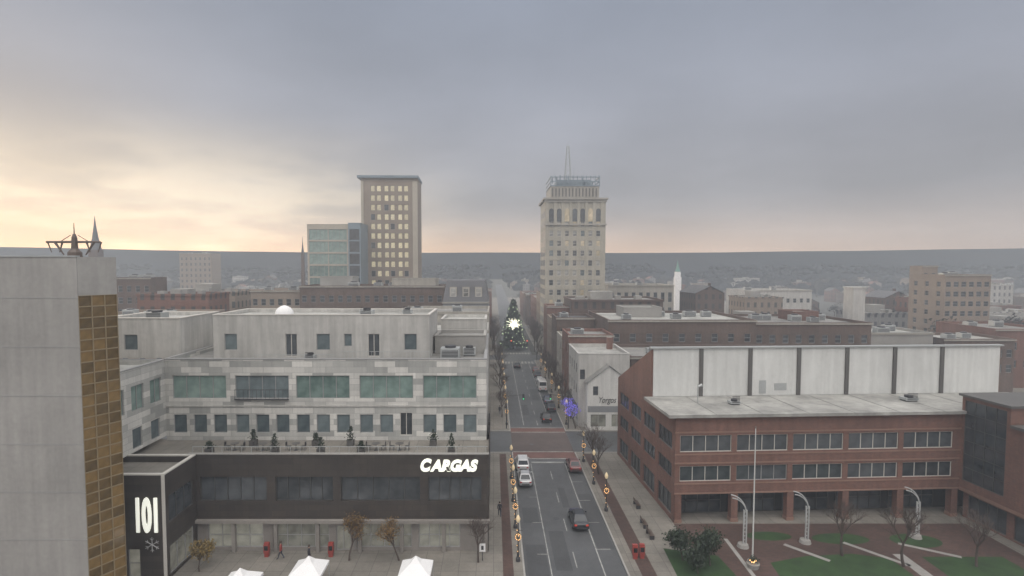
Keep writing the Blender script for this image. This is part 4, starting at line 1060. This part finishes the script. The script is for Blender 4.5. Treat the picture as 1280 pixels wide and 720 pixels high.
def pot(X, Y, Z, s, sd):
    t = thing('potted_shrub', 'small evergreen shrub in a square terrace planter', 'plant', (X, Y, Z), group='potted shrubs on the terrace')
    mb = MB(); mb.box(-.35, .35, -.35, .35, 0, .6); part('pot', mb, t, [M['midmetal']])
    mb = MB(); rd = random.Random(sd)
    for k in range(170):
        z = rd.random(); mb.leaf((rd.gauss(0, .2) * (1.3 - z), rd.gauss(0, .2) * (1.3 - z), .65 + z * s), .11, 0, rd)
    part('shrub', mb, t, [M['leaf_g']])
for i, X in enumerate((-29.6, -26.2, -22.8, -19.4, -18.0, -15.6, -13.8, -6.6, -4.4)): pot(X, 60.2 if i % 2 else 57.4, 9.5, .7 + .4 * (i % 3), i)

# ------------------------------------------------------------------ people
def person(label, X, Y, rot, coat):
    t = thing('person', label, 'person', (X, Y, bz), rot, 'pedestrians')
    me = bpy.data.meshes.new('b')
    st = .28
    V = [((0, 0, .95), .15), ((0, 0, 1.15), .13), ((0, .02, 1.38), .16), ((0, .02, 1.5), .06), ((0, .03, 1.6), .09), ((0, .03, 1.7), .085),
         ((-.1, 0, .88), .1), ((-.11, st * .55, .5), .065), ((-.11, st, .1), .045), ((-.11, st + .16, .04), .04),
         ((.1, 0, .88), .1), ((.11, -.02, .5), .065), ((.11, -st, .12), .045), ((.11, -st + .15, .04), .04),
         ((-.19, .02, 1.4), .07), ((-.25, -.08, 1.13), .05), ((-.25, -.02, .9), .035), ((-.25, .02, .8), .03),
         ((.19, .02, 1.4), .07), ((.25, .06, 1.13), .05), ((.24, .2, .93), .035), ((.24, .26, .85), .03)]
    E = [(0,1),(1,2),(2,3),(3,4),(4,5),(0,6),(6,7),(7,8),(8,9),(0,10),(10,11),(11,12),(12,13),(2,14),(14,15),(15,16),(16,17),(2,18),(18,19),(19,20),(20,21)]
    me.from_pydata([v[0] for v in V], E, [])
    o = bpy.data.objects.new('b', me); COL.objects.link(o)
    o.modifiers.new('s', 'SKIN')
    for i, v in enumerate(V):
        sv = me.skin_vertices[0].data[i]; sv.radius = (v[1], v[1]); sv.use_root = (i == 0)
    s2 = o.modifiers.new('d', 'SUBSURF'); s2.levels = 1
    dg = bpy.context.evaluated_depsgraph_get(); dg.update()
    nm = bpy.data.meshes.new_from_object(o.evaluated_get(dg)); bpy.data.objects.remove(o)
    nm.materials.clear()
    for m in (coat, M['jeans'], M['skin'], M['tyre']): nm.materials.append(m)
    for p in nm.polygons:
        z = p.center.z; x = abs(p.center.x)
        p.material_index = 2 if z > 1.5 or (x > .2 and z < .9) else 0 if z > .85 else 3 if z < .1 else 1
        p.use_smooth = True
    part('body', nm, t, None)
    mb = MB(); mb.lathe([(.11, 1.62), (.115, 1.7), (.1, 1.76), (.04, 1.8)], 0, .01, 10); part('hair', mb, t, [M['hair']], True)
person('pedestrian in a dark coat and jeans walking on the pavement', .7, 63.3, 0, M['coat'])
person('pedestrian in a red jacket walking past the shops', -21.0, 53.9, R(90), M['redpaint'])
person('pedestrian in a dark coat walking past the shops', 1.2, 108, 0, M['coat'])
person('pedestrian in a dark coat near the market tents', -18.0, 53.2, R(-90), M['coat'])

# ------------------------------------------------------------------ haze volume
mb = MB(); mb.box(-800, 800, -60, 460, -8, 58)
m = bpy.data.materials.new('haze'); m.use_nodes = True; nt = m.node_tree; nt.nodes.clear()
out = N(nt, 'ShaderNodeOutputMaterial'); vs = N(nt, 'ShaderNodeVolumeScatter')
vs.inputs['Density'].default_value = .0028; vs.inputs['Color'].default_value = (.32, .355, .395, 1); vs.inputs['Anisotropy'].default_value = .2
L(nt, vs.outputs[0], out.inputs['Volume'])
o = addobj('sky_haze', mb.mesh('sky_haze', [m])); o['kind'] = 'structure'

# ------------------------------------------------------------------ world
SUN_EL, SUN_AZ = 9, -42
sd = Vector((math.sin(R(SUN_AZ)) * math.cos(R(SUN_EL)), math.cos(R(SUN_AZ)) * math.cos(R(SUN_EL)), math.sin(R(SUN_EL))))
w = bpy.data.worlds.new('World'); scene.world = w; w.use_nodes = True; nt = w.node_tree
bg = nt.nodes['Background']
tc = N(nt, 'ShaderNodeTexCoord'); nrm = N(nt, 'ShaderNodeVectorMath', operation='NORMALIZE'); L(nt, tc.outputs['Generated'], nrm.inputs[0])
D = nrm.outputs[0]
sep = N(nt, 'ShaderNodeSeparateXYZ'); L(nt, D, sep.inputs[0])
def MA(op, a, b=None, c=None, clamp=False):
    n = N(nt, 'ShaderNodeMath', operation=op); n.use_clamp = clamp
    for i, v in enumerate((a, b, c)):
        if v is None: continue
        if hasattr(v, 'is_linked'): L(nt, v, n.inputs[i])
        else: n.inputs[i].default_value = v
    return n.outputs[0]
def SS(v, a, b, lo=0, hi=1):
    n = N(nt, 'ShaderNodeMapRange', interpolation_type='SMOOTHSTEP'); L(nt, v, n.inputs[0])
    n.inputs[1].default_value = a; n.inputs[2].default_value = b; n.inputs[3].default_value = lo; n.inputs[4].default_value = hi
    return n.outputs[0]
zz = MA('MAXIMUM', sep.outputs[2], 0.0)
den = MA('ADD', zz, .16)
cx_ = MA('DIVIDE', sep.outputs[0], den); cy_ = MA('DIVIDE', sep.outputs[1], den)
cv = N(nt, 'ShaderNodeCombineXYZ'); L(nt, cx_, cv.inputs[0]); L(nt, cy_, cv.inputs[1])
n1 = noi(nt, .6, 6, cv.outputs[0], .5); n2 = noi(nt, 1.1, 5, cv.outputs[0], .45)
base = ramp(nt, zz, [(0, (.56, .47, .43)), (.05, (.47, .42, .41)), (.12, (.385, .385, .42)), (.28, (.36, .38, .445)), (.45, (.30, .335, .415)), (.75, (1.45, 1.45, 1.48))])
mod = MA('MULTIPLY', SS(n1, .3, .7, .87, 1.13), SS(n2, .3, .7, .96, 1.04))
cmb = N(nt, 'ShaderNodeCombineColor')
for i in range(3): L(nt, mod, cmb.inputs[i])
col = mixc(nt, 1.0, base, cmb.outputs[0], 'MULTIPLY')
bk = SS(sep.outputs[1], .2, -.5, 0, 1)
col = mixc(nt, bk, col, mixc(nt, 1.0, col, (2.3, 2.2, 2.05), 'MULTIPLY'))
hd = N(nt, 'ShaderNodeVectorMath', operation='DOT_PRODUCT'); L(nt, D, hd.inputs[0]); hd.inputs[1].default_value = (math.sin(R(SUN_AZ)), math.cos(R(SUN_AZ)), .1)
gl = SS(hd.outputs['Value'], .74, 1.01)
gl2 = MA('MULTIPLY', gl, SS(zz, .26, .07))
br_ = MA('MULTIPLY', gl2, SS(n2, .40, .60, .50, 1.10))
gcol = mixc(nt, br_, (0, 0, 0), (.66, .53, .33)); col = mixc(nt, 1.0, col, gcol, 'ADD')
ho_ = MA('MULTIPLY', SS(hd.outputs['Value'], -.2, 1.0), SS(zz, .10, .0))
hcol = mixc(nt, ho_, (0, 0, 0), (.46, .25, .09)); col = mixc(nt, 1.0, col, hcol, 'ADD')
sky = N(nt, 'ShaderNodeTexSky', sky_type='NISHITA'); sky.sun_disc = False; sky.sun_elevation = R(SUN_EL); sky.sun_rotation = R(SUN_AZ)
sk_ = mixc(nt, 1.0, sky.outputs[0], (.07, .07, .07), 'MULTIPLY')
col = mixc(nt, .9, sk_, col)
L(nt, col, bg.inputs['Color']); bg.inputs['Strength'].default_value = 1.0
sun = bpy.data.lights.new('sun', 'SUN'); sun.energy = 1.3; sun.angle = R(14); sun.color = (1, .86, .70)
so = bpy.data.objects.new('sun', sun); COL.objects.link(so); so.rotation_euler = (-sd).to_track_quat('-Z', 'Y').to_euler()

# ------------------------------------------------------------------ camera
cam = bpy.data.cameras.new('camera'); co = bpy.data.objects.new('camera', cam); COL.objects.link(co)
co.location = (0, 0, 29); co.rotation_euler = (R(90 - 3), 0, 0)
cam.sensor_width = 36; cam.lens = 36 * 700 / 1280; cam.clip_end = 20000; cam.clip_start = .5
cam.shift_x = 23 / 1280; cam.shift_y = 9.7 / 1280
scene.camera = co
scene.view_settings.view_transform = 'Standard'; scene.view_settings.look = 'None'; scene.view_settings.exposure = 0
